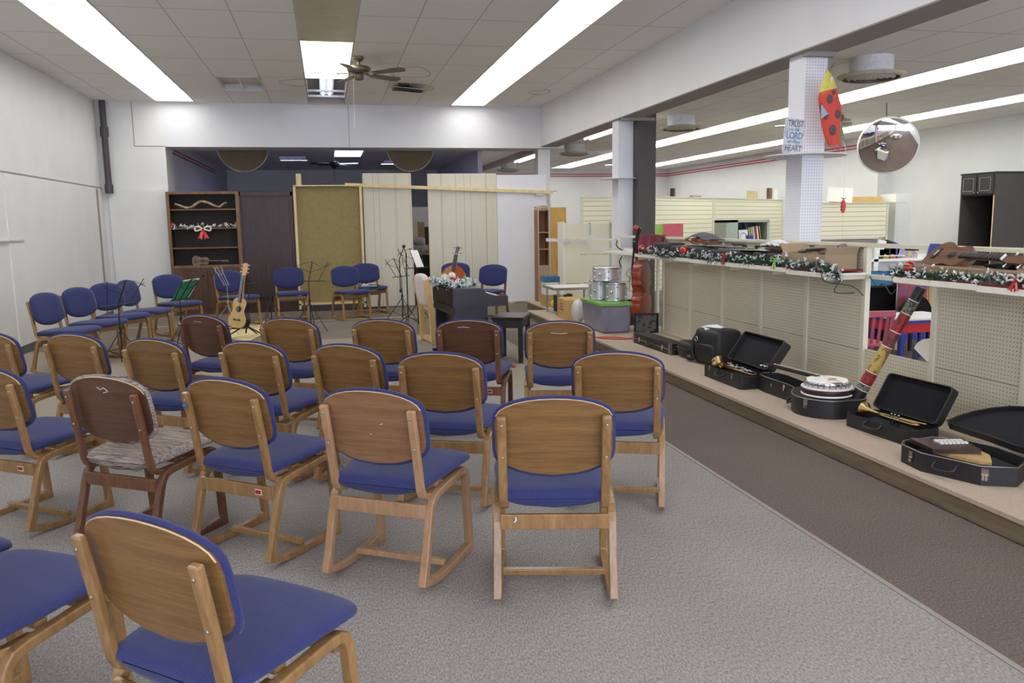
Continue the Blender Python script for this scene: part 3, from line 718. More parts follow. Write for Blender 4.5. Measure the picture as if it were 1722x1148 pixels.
def strung(name, label, cat, Mx, prof, L, W, D, NL, topm, sidem, neckm, dome=0.0, scroll=False, nstr=4, hole=0.0, head=.17, group=None, tail=True, bridge_y=.3, pegm=None, fing=.6, nw=None):
    t = thing(name, label, cat, M=Mx, group=group)
    out = outline(prof, L, W)
    e = .012*L
    big = [(x*(1+.05*(1 if scroll else .0)), y) for x, y in out]
    MB().prism(out, -D, 0, smooth=True).build('ribs', sidem, t)
    plate(big, .001, dome or .001, L).build('top_plate', topm, t)
    plate(big, -D-.001, dome or .001, L, -1).build('back_plate', sidem, t)
    nw = nw or W*.055
    z0 = (D*.10 if not scroll else dome*.6)
    ang = .05 if scroll else 0
    nk = MB().bar([(0, L*.97, -D*.30), (0, L+NL*.3, -D*.03+.002), (0, L+NL, z0*.3)], nw*2, D*.20+.006)
    nk.build('neck', neckm, t, bevel=nw*.3)
    fb0 = L*(1-.28*fing)
    hgt = dome + (L*.035 if scroll else .003)
    MB().bar([(0, fb0, hgt+.004), (0, L+NL, z0*.3+D*.10+.006)], nw*2.1, .006 if not scroll else L*.012).build('fingerboard', M['ebony'], t)
    if not scroll:
        fm = MB(); k0 = fb0
        for i in range(1, 15):
            yy = L+NL-(L+NL-L*bridge_y)*(1-2**(-i/12.0))
            if yy < fb0+.004: break
            fm.bx(-nw*1.04, nw*1.04, yy-.0012, yy+.0012, z0*.3+D*.10+.008, z0*.3+D*.10+.0115)
        fm.build('frets', M['steel'], t)
    hb = MB()
    ytop = L+NL
    if scroll:
        hb.bar([(0, ytop, 0), (0, ytop+head*.5, -.02*L), (0, ytop+head*.75, -.05*L)], nw*1.5, nw*1.6)
        hb.tube([(-nw*.9, ytop+head*.85, -.045*L), (nw*.9, ytop+head*.85, -.045*L)], head*.17, 12)
        hb.tube([(-nw*1.25, ytop+head*.85, -.045*L), (nw*1.25, ytop+head*.85, -.045*L)], head*.09, 10)
    else:
        hb.prism([(-nw*1.0, ytop), (nw*1.0, ytop), (nw*1.55, ytop+head*.25), (nw*1.5, ytop+head*.92), (nw*.7, ytop+head), (-nw*.7, ytop+head), (-nw*1.5, ytop+head*.92), (-nw*1.55, ytop+head*.25)], -.012, .004)
    hb.build('headstock', neckm, t)
    MB().bx(-nw*1.05, nw*1.05, ytop-.003, ytop+.004, z0*.3+D*.1, z0*.3+D*.10+.013).build('nut', M['paper'], t)
    for i in range(nstr):
        s = -1 if i % 2 else 1; yy = ytop+head*(.25+.6*(i//2)/max(1, (nstr+1)//2-1)) if nstr > 2 else ytop+head*.5
        zz = -.004 if not scroll else -.03*L
        k = MB().tube([(s*nw*1.1, yy, zz), (s*nw*2.3, yy, zz)], nw*.13, 6).ball((s*nw*2.6, yy, zz), (nw*.42, nw*.28, nw*.28), 8)
        k.build('tuning_peg', pegm or M['ebony'], t)
    by = L*bridge_y
    bh = hgt + (L*.05 if scroll else .006)
    if scroll:
        MB().prism([(-W*.11, 0), (-W*.10, bh-dome*.9), (W*.10, bh-dome*.9), (W*.11, 0), (W*.05, (bh-dome)*.4), (-W*.05, (bh-dome)*.4)], -.003, .003, Matrix.Translation((0, L*.47, dome*.8)) @ Matrix.Rotation(PI/2, 4, 'X')).build('bridge', M['spruce'], t); by = L*.47
        if tail: MB().prism([(-W*.04, 0), (W*.04, 0), (W*.07, L*.3), (-W*.07, L*.3)], hgt*.9, hgt*.9+.006, Matrix.Translation((0, .02*L, 0))).build('tailpiece', M['ebony'], t)
        for s in (-1, 1):
            MB().tube([(s*W*.19, L*.38, dome*.62+.003), (s*W*.15, L*.43, dome*.8+.003), (s*W*.17, L*.47, dome*.8+.003), (s*W*.13, L*.53, dome*.8+.003)], W*.012, 5).build('sound_hole', M['black'], t)
    else:
        MB().bx(-W*.19, W*.19, by-.012, by+.012, .001, .010).build('bridge', M['ebony'], t, bevel=.003)
        MB().bx(-W*.10, W*.10, by-.001, by+.003, .010, .014).build('saddle', M['paper'], t)
        if hole:
            MB().lathe([(0, 0), (hole, 0)], (0, L*.62, .0025), 24, cap=False).build('sound_hole', M['black'], t)
            MB().lathe([(hole, 0), (hole*1.22, 0)], (0, L*.62, .0028), 28, cap=False).build('rosette', M['koa'], t)
    for i in range(nstr):
        x = (i-(nstr-1)/2)*nw*1.7/nstr
        MB().tube([(x*1.2, by, bh+.012), (x, ytop, z0*.3+D*.1+.014)], max(.0008, L*.0018), 4, cap=False).build('string', M['steel'], t)
    return t
# ukulele lying on the bookcase shelf, headstock to the right
strung('ukulele', 'small brown ukulele leaning inside the bottom open shelf', 'ukulele', frame_yz((-2.24, 14.72, .905), (1, 0, -.02), (0, -1, .22)), GUITAR, .27, .175, .06, .22, M['koa'], M['koa'], M['koa'], hole=.03, nstr=4, head=.1, bridge_y=.2)
# guitar on its stand, standing on a tan board
gx = (-1.10, 11.3)
strung('guitar', 'pale classical guitar standing upright before the bookcase chair', 'guitar', frame_yz((-1.225, 11.22, .15), (.20, .12, 1), (-.62, -1, .16)), GUITAR, .40, .28, .10, .30, M['spruce'], M['black'], M['spruce'], hole=.036, nstr=6, head=.16, bridge_y=.27, pegm=M['white_p'], nw=.023)
t = thing('guitar_stand', 'black tubular stand holding the pale guitar', 'instrument stand', (-1.12, 11.3, 0))
MB().tube([(0, .1, .05), (.06, .14, .50), (.08, .15, .70)], .010, 8).build('post', M['black'], t)
for q in ((-.28, -.20), (.30, -.12), (.12, .33)): MB().tube([(0, .08, .16), (q[0], q[1], .012)], .010, 6).build('leg', M['black'], t)
MB().tube([(-.17, -.14, .14), (-.17, -.03, .135), (.04, -.03, .135), (.04, -.14, .14)], .009, 6).build('cradle', M['black'], t)
MB().tube([(0, -.02, .72), (.02, .06, .70), (.13, .1, .71), (.17, .02, .72)], .008, 6).build('neck_yoke', M['black'], t)
tag(MB().prism([(-1.60, 12.9), (-1.02, 13.2), (-.72, 12.6), (-1.05, 10.9), (-1.40, 11.4)], .001, .008).build('floor_board', M['pine']), 'thin tan board lying on the carpet under the guitar stand', 'board')
# ---- music stands ----------------------------------------------------------
def music_stand(x, y, f, z, label, m=None, tilt=.45, w=.50, extra=None, legr=.30, thick=1.0):
    m = m or M['black']; a = math.radians(f)
    t = thing('music_stand', label, 'music stand', (x, y, 0), a-PI/2, 'folding music stands among the players')
    MB().tube([(0, 0, .10), (0, 0, .55)], .009, 8).tube([(0, 0, .5), (0, 0, z)], .0055*thick, 8).build('pole', m, t)
    MB().lathe([(.013, .40), (.017, .41), (.017, .44), (.013, .45)], n=10).build('leg_collar', m, t)
    for k in range(3):
        an = PI/2 + k*2*PI/3+.3
        q = MB().tube([(0, 0, .40), (.5*legr*math.cos(an), .5*legr*math.sin(an), .20), (legr*math.cos(an), legr*math.sin(an), .012)], .0055, 6)
        q.tube([(0, 0, .12), (.5*legr*math.cos(an), .5*legr*math.sin(an), .20)], .004, 6).build('leg', m, t)
    dz = lambda s, h: (s, h*math.sin(tilt), z+h*math.cos(tilt))
    MB().bar([dz(0, 0), dz(0, .30)], .016, .006).build('spine', m, t)
    MB().tube([dz(-w*.5, .01), dz(w*.5, .01)], .006, 6).build('ledge', m, t)
    MB().tube([dz(-w*.62, .20), dz(-w*.30, .27), dz(0, .30), dz(w*.30, .22), dz(w*.62, .27)], .0035, 5).build('upper_arm', m, t)
    MB().tube([dz(-w*.55, .24), dz(-w*.30, .19), dz(0, .14), dz(w*.30, .19), dz(w*.55, .24)], .0035, 5).build('lower_arm', m, t)
    for s in (-1, 1): MB().tube([dz(s*w*.30, .01), dz(s*w*.50, .30)], .0045, 5).build('side_arm', m, t)
    if extra: extra(t, dz)
    return t
def folder(t, dz):
    o = .008
    MB().add([(a, b-o, c) for a, b, c in (dz(-.17, .015), dz(.17, .015), dz(.17, .27), dz(-.17, .27))], [(0,1,2,3)]).build('folder', M['greenp'], t, thick=.004)
    MB().add([(a, b-2*o, c) for a, b, c in (dz(-.2, .015), dz(-.17, .015), dz(-.17, .29), dz(-.2, .29))], [(0,1,2,3)]).add([(a, b-2*o, c) for a, b, c in (dz(-.17, .27), dz(.17, .27), dz(.17, .295), dz(-.17, .295))], [(0,1,2,3)]).build('page_edge', M['paper'], t, thick=.002)
def page(t, dz):
    MB().add([(a, b-.01, c) for a, b, c in (dz(.0, .02), dz(.13, .02), dz(.12, .27), dz(-.01, .28))], [(0,1,2,3)]).build('sheet_music', M['paper'], t, thick=.002)
def px_ray(x, y): return x, y
music_stand(-1.68, 9.97, -22, .64, 'black wire stand holding a green folder, right of the empty one', extra=folder, w=.38, tilt=.62)
music_stand(-2.18, 9.3, -32, .66, 'empty black wire stand before the left wall chairs')
music_stand(-1.38, 11.9, 160, .66, 'partly folded grey stand left of the guitar', w=.2, m=M['steel'])
music_stand(-.83, 12.2, 100, .66, 'black stand overlapping the chair before the dark panel', w=.46)
music_stand(-.28, 11.75, 62, .69, 'black stand with spread arms before the tan board', w=.5, thick=1.3)
music_stand(1.03, 12.0, 140, .70, 'light wire stand before the left grooved panel, left of the gap', m=M['black'], w=.42)
music_stand(1.17, 11.2, 125, .86, 'tall stand carrying a white music sheet before the gap', extra=page, w=.42)
t = thing('microphone_stand', 'black boom microphone stand left of the tall sheet music stand', 'microphone stand', (1.08, 11.7, 0))
MB().tube([(0, 0, .02), (0, 0, 1.05)], .009, 8).build('pole', M['black'], t)
MB().tube([(0, 0, 1.05), (-.03, -.02, 1.14), (-.10, -.05, .98), (-.10, -.05, .55)], .007, 6).build('boom', M['black'], t)
MB().ball((-.10, -.05, .53), (.018, .018, .028), 10).build('microphone', M['black'], t)
MB().ball((-.03, -.02, 1.15), .026, 10).build('knob', M['black'], t)
for k in range(3): MB().tube([(0, 0, .16), (.26*math.cos(k*2.1+.4), .26*math.sin(k*2.1+.4), .012)], .007, 6).build('leg', M['black'], t)
# ---- digital piano, its long back towards the left --------------------------
u = Vector((1.253-1.165, 8.50-9.45, 0)).normalized()     # along the length towards the camera
rgt = Vector((-u.y, u.x, 0))                              # towards the player side
if rgt.x < 0: rgt = -rgt
t = thing('digital_piano', 'black upright digital piano seen from its end, garland on top', 'piano', M=frame((1.165, 9.42, 0), rgt, -u))
# local: x towards player, y = away from the camera; the near end is y=-.95
prof = [(0,.50),(0,.78),(.30,.775),(.345,.745),(.39,.705),(.46,.695),(.60,.688),(.60,.585),(0,.585)]
PX = Matrix.Rotation(PI/2, 4, 'X')
MB().prism([(0,.585),(.60,.585),(.60,.69),(.47,.697),(.39,.708),(.345,.745),(.30,.778),(0,.782)], -.02, .0, Matrix.Translation((0, -.97, 0)) @ PX).build('end_panel', M['blackwood'], t)
MB().prism([(0,.585),(.60,.585),(.60,.69),(.47,.697),(.39,.708),(.345,.745),(.30,.778),(0,.782)], -.02, .0, Matrix.Translation((0, .0, 0)) @ PX).build('end_panel', M['blackwood'], t)
MB().bx(0, .015, -.95, -.0, .50, .78).build('back_panel', M['satin_black'], t)
MB().bx(.0, .30, -.95, 0, .765, .782).build('lid', M['blackwood'], t)
MB().bx(.0, .60, -.95, 0, .585, .60).build('key_bed', M['blackwood'], t)
kb = MB().bx(.42, .585, -.93, -.02, .64, .672).build('keyboard', M['paper'], t)
b = MB()
for i in range(36):
    if i % 7 not in (2, 6): b.bx(.42, .52, -.92+i*.025, -.909+i*.025, .672, .684)
b.build('black_keys', M['black'], kb)
MB().bx(.02, .38, -.94, -.91, .02, .585).build('leg_panel', M['blackwood'], t); MB().bx(.02, .38, -.04, -.01, .02, .585).build('leg_panel', M['blackwood'], t)
MB().bx(.10, .12, -.91, -.04, .12, .48).build('rear_panel', M['satin_black'], t)
for y in (-.925, -.025): MB().bx(-.03, .46, y-.03, y+.03, 0, .03).build('foot', M['black'], t, bevel=.005)
MB().bx(.1, .16, -.6, -.4, .03, .10).build('pedal_box', M['black'], t)
MB().ball((-.004, -.5, .62), (.004, .012, .012), 8).build('jack', M['black'], t)
t = thing('piano_bench', 'low black wooden bench with a square seat beside the piano', 'bench', (1.888, 8.51, 0), math.radians(-24))
MB().bx(-.17, .17, -.25, .25, .455, .485).build('seat', M['satin_black'], t, bevel=.006)
MB().bx(-.15, .15, -.23, .23, .37, .455).build('apron', M['black'], t)
for sx in (-1, 1):
    for sy in (-1, 1): MB().bar([(sx*.135, sy*.215, .46), (sx*.135, sy*.215, 0)], .045, .045).build('leg', M['black'], t)
tag(MB().tube([(1.62, 8.05, .012), (1.72, 8.1, .02), (1.80, 8.0, .012)], .012, 6).build('red_strap', M['red_p']), 'bit of red strap on the floor by the piano bench', 'strap')
# cello on a low stand behind the piano
strung('cello', 'reddish cello tilted behind the piano with its scroll up', 'cello', frame_yz((1.50, 10.62, .30), (.24, .42, 1), (-.42, -1, .55)), VIOLIN, .68, .38, .10, .15, M['violin'], M['violin'], M['ebony_sheen'], dome=.02, scroll=True, nstr=4, head=.125, nw=.022)
t = thing('cello_stand', 'low dark stand under the cello behind the piano', 'instrument stand', (1.52, 10.72, 0))
MB().tube([(-.2, -.1, .02), (-.12, -.2, .28), (.12, -.2, .28), (.2, -.1, .02)], .012, 6).build('cradle', M['black'], t)
# ---- garlands ---------------------------------------------------------------
def garland(name, label, path, R, n_needle, n_leaf, seed, group=None, needle=.045, leaf=.016, parent_kind='garland', silver=None):
    rn = random.Random(seed); P = smooth_pts(path, 6); L = len(P)-1
    def at():
        q = rn.random()*L; i = min(int(q), L-1); return P[i].lerp(P[i+1], q-i)
    g = MB()
    for _ in range(n_needle):
        c = at(); d = Vector((rn.gauss(0, 1), rn.gauss(0, 1), rn.gauss(0, .8))).normalized()
        a = c + d*R*.15; b = c + d*(R*rn.uniform(.7, 1.25)); s = d.cross(Vector((rn.gauss(0,1), rn.gauss(0,1), rn.gauss(0,1)))).normalized()*needle*.06
        g.add([a-s, a+s, b], [(0,1,2)])
    g.tube(P, R*.12, 5)
    o = g.build(name, silver or M['leafgreen']); tag(o, label, parent_kind, group)
    w = MB()
    for _ in range(n_leaf//5):
        c = at() + Vector((rn.gauss(0, .42), rn.gauss(0, .42), rn.gauss(.1, .42)))*R
        for k in range(5):
            d = Vector((rn.gauss(0, 1), rn.gauss(0, 1), rn.gauss(0, 1))).normalized(); s = d.cross(Vector((rn.gauss(0,1), rn.gauss(0,1), .3))).normalized()
            w.add([c, c+d*leaf*.55+s*leaf*.38, c+d*leaf*1.15, c+d*leaf*.55-s*leaf*.38], [(0,1,2,3)])
    w.build('frosted_leaves', M['leafwhite'], o); return o
def ornament(c, r, label, m, ribbed=False):
    t = thing('ornament', label, 'ornament', c)
    MB().ball((0, 0, 0), r, 20).build('bulb', m, t)
    MB().lathe([(r*.2, r*.94), (r*.2, r*1.15), (r*.08, r*1.2)], n=10).build('cap', M['brass'], t)
    if ribbed:
        q = MB()
        for k in (-.5, 0, .5):
            q.tube([(r*1.01*math.cos(a)*math.cos(k), r*1.01*math.sin(a)*math.cos(k), r*1.01*math.sin(k)) for a in [2*PI*i/20 for i in range(20)]], r*.07, 5, True)
        q.build('stripe', M['orn_green'], t)
    return t
def bow(name, label, Mx, s, m, m2=None):
    t = thing(name, label, 'bow', M=Mx)
    for k in (-1, 1):
        MB().tube(smooth_pts([(0, 0, 0), (k*s*.5, -.01, s*.35), (k*s, -.01, s*.25), (k*s*.9, -.02, -s*.2), (k*s*.4, -.01, -s*.1), (0, 0, 0)], 4), s*.11, 6).build('loop', m2 or m, t)
        MB().add([(0, 0, 0), (k*s*.30, -.01, -s*.35), (k*s*.75, -.02, -s*1.25), (k*s*.42, -.02, -s*1.15), (k*s*.15, -.02, -s*1.4), (0, -.01, -s*.5)], [(0,1,2,3,4,5)]).build('tail', m, t, thick=.004)
    MB().ball((0, -.01, 0), s*.16, 8).build('knot', m, t); return t
garland('garland', 'thin silvery garland along the second open shelf of the bookcase', [(-2.5, 14.60, 1.475), (-2.2, 14.61, 1.475), (-1.8, 14.6, 1.478), (-1.47, 14.6, 1.475)], .035, 420, 260, 3, leaf=.03)
ornament((-2.49, 14.625, 1.505), .042, 'red ornament at the left end of the bookcase garland', M['orn_red'])
ornament((-1.48, 14.625, 1.505), .042, 'red ornament at the right end of the bookcase garland', M['orn_red'])
ornament((-2.02, 14.615, 1.50), .036, 'green ornament in the middle of the bookcase garland', M['orn_green'])
bow('ribbon_bow', 'red and white ribbon bow hanging from the bookcase shelf', Matrix.Translation((-2.01, 14.565, 1.43)), .125, M['orn_red'], M['ribbon_white'])
garland('garland', 'frosted fir garland draped over the piano top', [(1.17, 9.38, .815), (1.21, 9.1, .81), (1.27, 8.8, .80), (1.31, 8.62, .79), (1.42, 8.72, .79), (1.5, 8.9, .79), (1.58, 9.0, .79)], .07, 1500, 900, 11, leaf=.028)
ornament((1.26, 9.1, .855), .05, 'pale gold ornament in the piano garland', plain('pale_gold', (206, 204, 164), .4))
ornament((1.36, 9.22, .87), .045, 'white ornament with red on the piano garland', M['ribbon_white'])
ornament((1.45, 8.86, .83), .052, 'green ornament in the piano garland', M['orn_green'])
bow('ribbon_bow', 'small red bow tucked in the piano garland', Matrix.Translation((1.36, 8.98, .85)), .05, M['orn_red'])
# ------------------------------------------------------------------ pegboard display counter along the platform
PY = [1.60, 2.37, 3.14, 3.93, 4.68, 5.42, 6.18, 6.93, 7.70, 8.46, 9.22]
def counter(label, ys, shelf_y, shelf_cuts, felt_from=None, back=True):
    t = thing('display_counter', label, 'display counter', (3.93, ys[0], .117))
    X0, Y0, Z0 = 3.93, ys[0], .117
    L = lambda x0, x1, y0, y1, z0, z1: MB().bx(x0-X0, x1-X0, y0-Y0, y1-Y0, z0-Z0, z1-Z0)
    for y in ys: L(3.912, 3.955, y-.022, y+.022, .117, 1.262).build('post', M['cream_metal'], t, bevel=.004)
    return t, L
def panels(t, L, ys, upper=1.25):
    for a, b in zip(ys[:-1], ys[1:]):
        L(3.928, 3.936, a+.022, b-.022, .13, .455).build('lower_panel', PEG, t)
        L(3.928, 3.936, a+.022, b-.022, .462, 1.03).build('upper_panel', PEG, t)
        L(3.934, 3.940, a+.022, b-.022, .12, 1.03).build('panel_backing', M['soffit'], t)
        if upper: L(3.928, 3.936, a+.022, b-.022, 1.035, upper).build('top_panel', PEG, t)
# object coordinates start at the thing origin, so the hole pattern is the same all along
PEG = M['peg']
tL, L1 = counter('long cream pegboard counter with garlanded shelf above the platform', PY[5:], None, None)
panels(tL, L1, PY[5:], 1.24)
L1(3.905, 3.96, 5.40, 9.24, 1.236, 1.266).build('top_rail', M['cream_metal'], tL, bevel=.004)
L1(3.92, 3.95, 5.40, 9.24, .117, .14).build('base_rail', M['cream_metal'], tL)
for y0, y1, dz in ((7.72, 9.25, .004), (5.93, 7.715, 0), (5.40, 5.925, -.012)):
    s = L1(3.57, 3.925, y0, y1, 1.045+dz, 1.06+dz).build('shelf', M['shelf_white'], tL)
    L1(3.562, 3.575, y0, y1, 1.03+dz, 1.066+dz).build('shelf_lip', M['shelf_white'], s, bevel=.003)
L1(3.576, 3.9, 5.42, 6.5, 1.0605, 1.072).build('red_liner', plain('dark_red_felt', (126, 26, 44), .9), tL)
for y in PY[5:]: L1(3.60, 3.93, y-.012, y+.012, 1.0, 1.045).build('bracket', M['cream_metal'], tL)
tR, R1 = counter('nearer cream pegboard counter whose shelf carries the big ukulele', PY[:5], None, None)
panels(tR, R1, PY[:5], None)
R1(3.905, 3.96, 1.58, 4.70, 1.236, 1.266).build('top_rail', M['cream_metal'], tR, bevel=.004)
for y0, y1, dz in ((3.942, 4.64, .006), (1.6, 3.938, 0)):
    s = R1(3.57, 3.925, y0, y1, 1.045+dz, 1.06+dz).build('shelf', M['shelf_white'], tR)
    R1(3.562, 3.575, y0, y1, 1.03+dz, 1.066+dz).build('shelf_lip', M['shelf_white'], s, bevel=.003)
R1(3.576, 3.9, 1.7, 4.62, 1.067, 1.078).build('red_liner', plain('dark_red_felt_near', (126, 26, 44), .9), tR)
t = thing('bridging_panel', 'low pegboard panel with rails closing the gap between the two counters', 'pegboard panel', (3.93, 4.70, .117))
G1 = lambda x0, x1, y0, y1, z0, z1: MB().bx(x0-3.93, x1-3.93, y0-4.70, y1-4.70, z0-.117, z1-.117)
G1(3.928, 3.936, 4.705, 5.395, .13, .475).build('panel', PEG, t)
G1(3.91, 3.95, 4.705, 5.395, 1.005, 1.035).build('middle_rail', M['cream_metal'], t)
G1(3.91, 3.95, 4.705, 5.395, 1.236, 1.266).build('top_rail', M['cream_metal'], t)
# bare frame continuing to the pillar
t = thing('metal_rack', 'bare cream metal frame with loose cable at the far end of the counter', 'rack', (3.93, 10.8, .117))
f = lambda x0, x1, y0, y1, z0, z1: MB().bx(x0-3.93, x1-3.93, y0-10.8, y1-10.8, z0-.117, z1-.117)
f(3.915, 3.95, 10.78, 10.82, .117, 1.27).build('post', M['cream_metal'], t)
f(3.915, 3.95, 9.25, 10.78, 1.236, 1.266).build('top_rail', M['cream_metal'], t); f(3.70, 3.93, 9.26, 10.78, 1.03, 1.055).build('shelf', M['shelf_white'], t)
MB().bar([(-.26, .5, 1.10), (-.03, .02, 1.08)], .03, .03, (0, 0, 1)).bar([(-.26, .5, .97), (-.03, .02, .95)], .03, .02, (0, 0, 1)).build('cross_rail', M['off_white_metal'], t)
MB().bx(-.28, -.24, .48, .52, .35, 1.15).build('slotted_post', M['cream_metal'], t)
tag(MB().tube(smooth_pts([(3.90, 10.78, 1.19), (3.86, 10.7, 1.12), (3.96, 10.68, 1.02), (3.9, 10.7, .9), (3.97, 10.66, .72), (3.9, 10.7, .6)], 4), .008, 6).build('cable', M['black']), 'loose dark cable hanging by the pillar behind the drums', 'cable')
# ---------- things on the counter shelf
SZ = 1.062
def drape(name, label, fn, nu, nv, m, cat, th=.006):
    return tag(MB().grid(fn, nu, nv).build(name, m, thick=th), label, cat)
def fold(u, v):
    y = 9.12+.86*u; s = v*.42
    x = 3.93-.035*math.sin(min(1, s/.08)*PI/2)-.02-.16*max(0, s-.08)-.009*math.sin(u*17+v*3)*min(1, v*2)
    z = 1.285-max(0, s-.03)*(.60 if u < .5 else .75)-.004*math.sin(u*9)
    return (x, y, z)
drape('cloth', 'maroon cloth draped over the counter rail beside the red cello scroll', fold, 36, 14, M['cloth_maroon'], 'cloth')
def soft_case(name, label, x0, x1, y0, y1, z0, z1, cat='instrument case', m=None, sq=.3, rz=0):
    t = thing(name, label, cat, ((x0+x1)/2, (y0+y1)/2, z0), rz)
    hx, hy, h = (x1-x0)/2, (y1-y0)/2, (z1-z0)
    MB().ball((0, 0, h/2), (hx, hy, h/2), 28, sq=sq).build('shell', m or M['blackvinyl'], t)
    MB().tube([(hx*.97*math.copysign(abs(math.cos(a))**.35, math.cos(a)), hy*.97*math.copysign(abs(math.sin(a))**.35, math.sin(a)), h*.55) for a in [2*PI*i/40 for i in range(40)]], .006, 5, True).build('zip', M['black'], t)
    return t
soft_case('violin_case', 'black box case at the far end of the shelf by the maroon cloth', 3.64, 3.86, 8.42, 8.95, SZ, SZ+.15)
soft_case('violin_case', 'dark closed case under the violin with the slate cloth', 3.62, 3.88, 7.50, 8.40, SZ, SZ+.13)
soft_case('violin_case', 'black case in the middle of the shelf under loose bows', 3.62, 3.88, 6.62, 7.48, SZ, SZ+.115)
soft_case('violin_case', 'black case under the dark violin and white cloth', 3.62, 3.88, 6.12, 6.61, SZ, SZ+.115)
VZ = SZ+.13
strung('violin', 'orange brown violin on a case with a slate cloth over its back', 'violin', frame_yz((3.76, 7.62, VZ+.045), (-.02, 1, .0), (0.05, 0, -1)), VIOLIN, .36, .21, .035, .13, M['violin'], M['violin'], M['violin'], dome=.012, scroll=True, nstr=4, head=.10)
def cl1(u, v):
    y = 7.52+.50*u; x = 3.66+.2*v; d = math.hypot((u-.55)/.55, (v-.5)/.62)
    return (x-.01, y, VZ+.085+.045*max(0, 1-d*d)-.05*max(0, d-.75)+.006*math.sin(u*19+v*7))
drape('cloth', 'slate grey cloth lying over the orange brown violin', cl1, 22, 14, M['cloth_grey'], 'cloth')
strung('violin', 'dark brown violin on its back beside the white cloth', 'violin', frame_yz((3.74, 6.12, SZ+.15), (-.05, 1, .02), (-.15, 0, 1)), VIOLIN, .34, .20, .032, .12, M['mahog'], M['mahog'], M['ebony'], dome=.012, scroll=True, nstr=4, head=.10)
def cl2(u, v):
    y = 6.28+.30*u; x = 3.70+.17*v
    return (x, y, SZ+.165+.045*math.sin(u*PI)*math.sin(v*PI*.9+.2)+.006*math.sin(u*23+v*9))
drape('cloth', 'white cloth heaped over the end of the dark violin', cl2, 18, 12, M['cloth_white'], 'cloth')
for i, (p0, p1, lab) in enumerate((((3.66, 7.35, SZ+.127), (3.72, 6.72, SZ+.13), 'violin bow lying along the middle black case, outer one'), ((3.78, 7.42, SZ+.13), (3.70, 6.80, SZ+.142), 'violin bow crossing the middle black case, inner one'))):
    t = thing('violin_bow', lab, 'bow', p0)
    q = Vector(p1)-Vector(p0)
    MB().tube([(0,0,0), tuple(q*.5+Vector((0,0,-.004))), tuple(q)], .004, 6).build('stick', M['ebony'], t)
    MB().tube([(0,0,-.010), tuple(q+Vector((0,0,-.010)))], .0022, 4).build('hair', M['paper'], t)
    MB().bx(-.008, .008, -.05, 0, -.014, 0).build('frog', M['ebony'], t)
t = thing('shoulder_rest', 'black violin shoulder rest on the middle black case', 'shoulder rest', (3.75, 7.05, SZ+.12))
MB().bar([(0,-.11,.03), (0,-.05,.045), (0,.04,.035), (0,.11,.045)], .04, .012).build('pad', M['velvet'], t)
for y in (-.09, .09): MB().tube([(0, y, .035), (0, y*1.15, 0), (.02, y*1.1, -.005)], .005, 6).build('foot', M['steel'], t)
for i, (x, y, a, lab) in enumerate(((3.68, 6.72, .2, 'loose white sheet on the black cases, left one'), (3.70, 6.45, -.3, 'loose white sheet under the dark violin'))):
    tag(MB().box((x, y, SZ+.122+.004*i), (.16, .24, .003), (0, .05, a)).build('sheet', M['paper']), lab, 'paper')
for (x, y, a, m, lab, h) in ((4.10, 9.36, .12, 'redcover', 'red binder standing behind the counter rail', .33), (4.07, 9.52, .10, 'limecover', 'lime green binder peeking out behind the red one', .32)):
    t = thing('binder', lab, 'binder', (x, y, 1.086), -.35)
    MB().box((0, 0, h/2), (.24, .02, h), (-a, 0, .03)).build('cover', M[m], t)
    MB().box((0, .014, h/2-.005), (.22, .012, h-.02), (-a, 0, .03)).build('pages', M['paper'], t)
tag(MB().bx(3.97, 4.3, 9.0, 9.75, 1.06, 1.085).bx(4.0, 4.03, 9.1, 9.13, .117, 1.06).bx(4.0, 4.03, 9.6, 9.63, .117, 1.06).bx(4.25, 4.28, 9.1, 9.13, -.01, 1.06).bx(4.25, 4.28, 9.6, 9.63, -.01, 1.06).build('side_table', M['cream_metal']), 'narrow cream table behind the counter carrying the red and green binders', 'table')
# cardboard tray with flaps and a boxed instrument
def boxout(x0, x1, y0, y1): return [(x0, y0), (x1, y0), (x1, y1), (x0, y1)]
t = thing('cardboard_box', 'open cardboard box with flaps near the end of the long shelf', 'cardboard box', (3.74, 5.77, SZ+.01))
MB().tray(boxout(-.13, .14, -.30, .30), .115, .006).build('box', M['card'], t)
MB().box((0, .32, .145), (.24, .09, .005), (.95, 0, 0)).build('flap', M['card'], t); MB().box((.0, -.31, .14), (.26, .06, .005), (-1.2, 0, 0)).build('flap', M['card'], t)
MB().box((.155, 0, .145), (.07, .58, .005), (0, -1.1, 0)).build('flap', M['card'], t)
strung('ukulele', 'reddish brown ukulele lying in the open cardboard box', 'ukulele', frame_yz((3.76, 5.50, 1.225), (-.02, 1, -.06), (-.55, 0, 1)), GUITAR, .24, .17, .055, .20, M['koa'], M['koa'], M['ebony_sheen'], hole=.0, nstr=4, head=.11)
t = thing('cardboard_box', 'low cardboard tray under the big ukulele', 'cardboard box', (3.745, 4.02, SZ+.016))
MB().tray(boxout(-.15, .14, -.55, .47), .075, .006).build('box', M['card'], t)
MB().bx(-.155, -.15, -.5, .47, .07, .085).build('edge', M['card'], t)
strung('ukulele', 'big koa ukulele with black sound hole lying on the cardboard tray', 'ukulele', frame_yz((3.705, 4.50, 1.225), (.01, -1, -.02), (-.62, 0, .78)), GUITAR, .32, .235, .06, .27, M['koa'], M['koa'], M['koa'], hole=.032, nstr=4, head=.16, bridge_y=.22, pegm=M['white_p'], nw=.021)
t = thing('book', 'dark blue book leaning behind the tail of the big ukulele', 'book', (3.85, 4.63, 1.085))
MB().box((0, 0, .10), (.03, .10, .19), (0, .35, .2)).build('cover', M['blue_deep'], t)
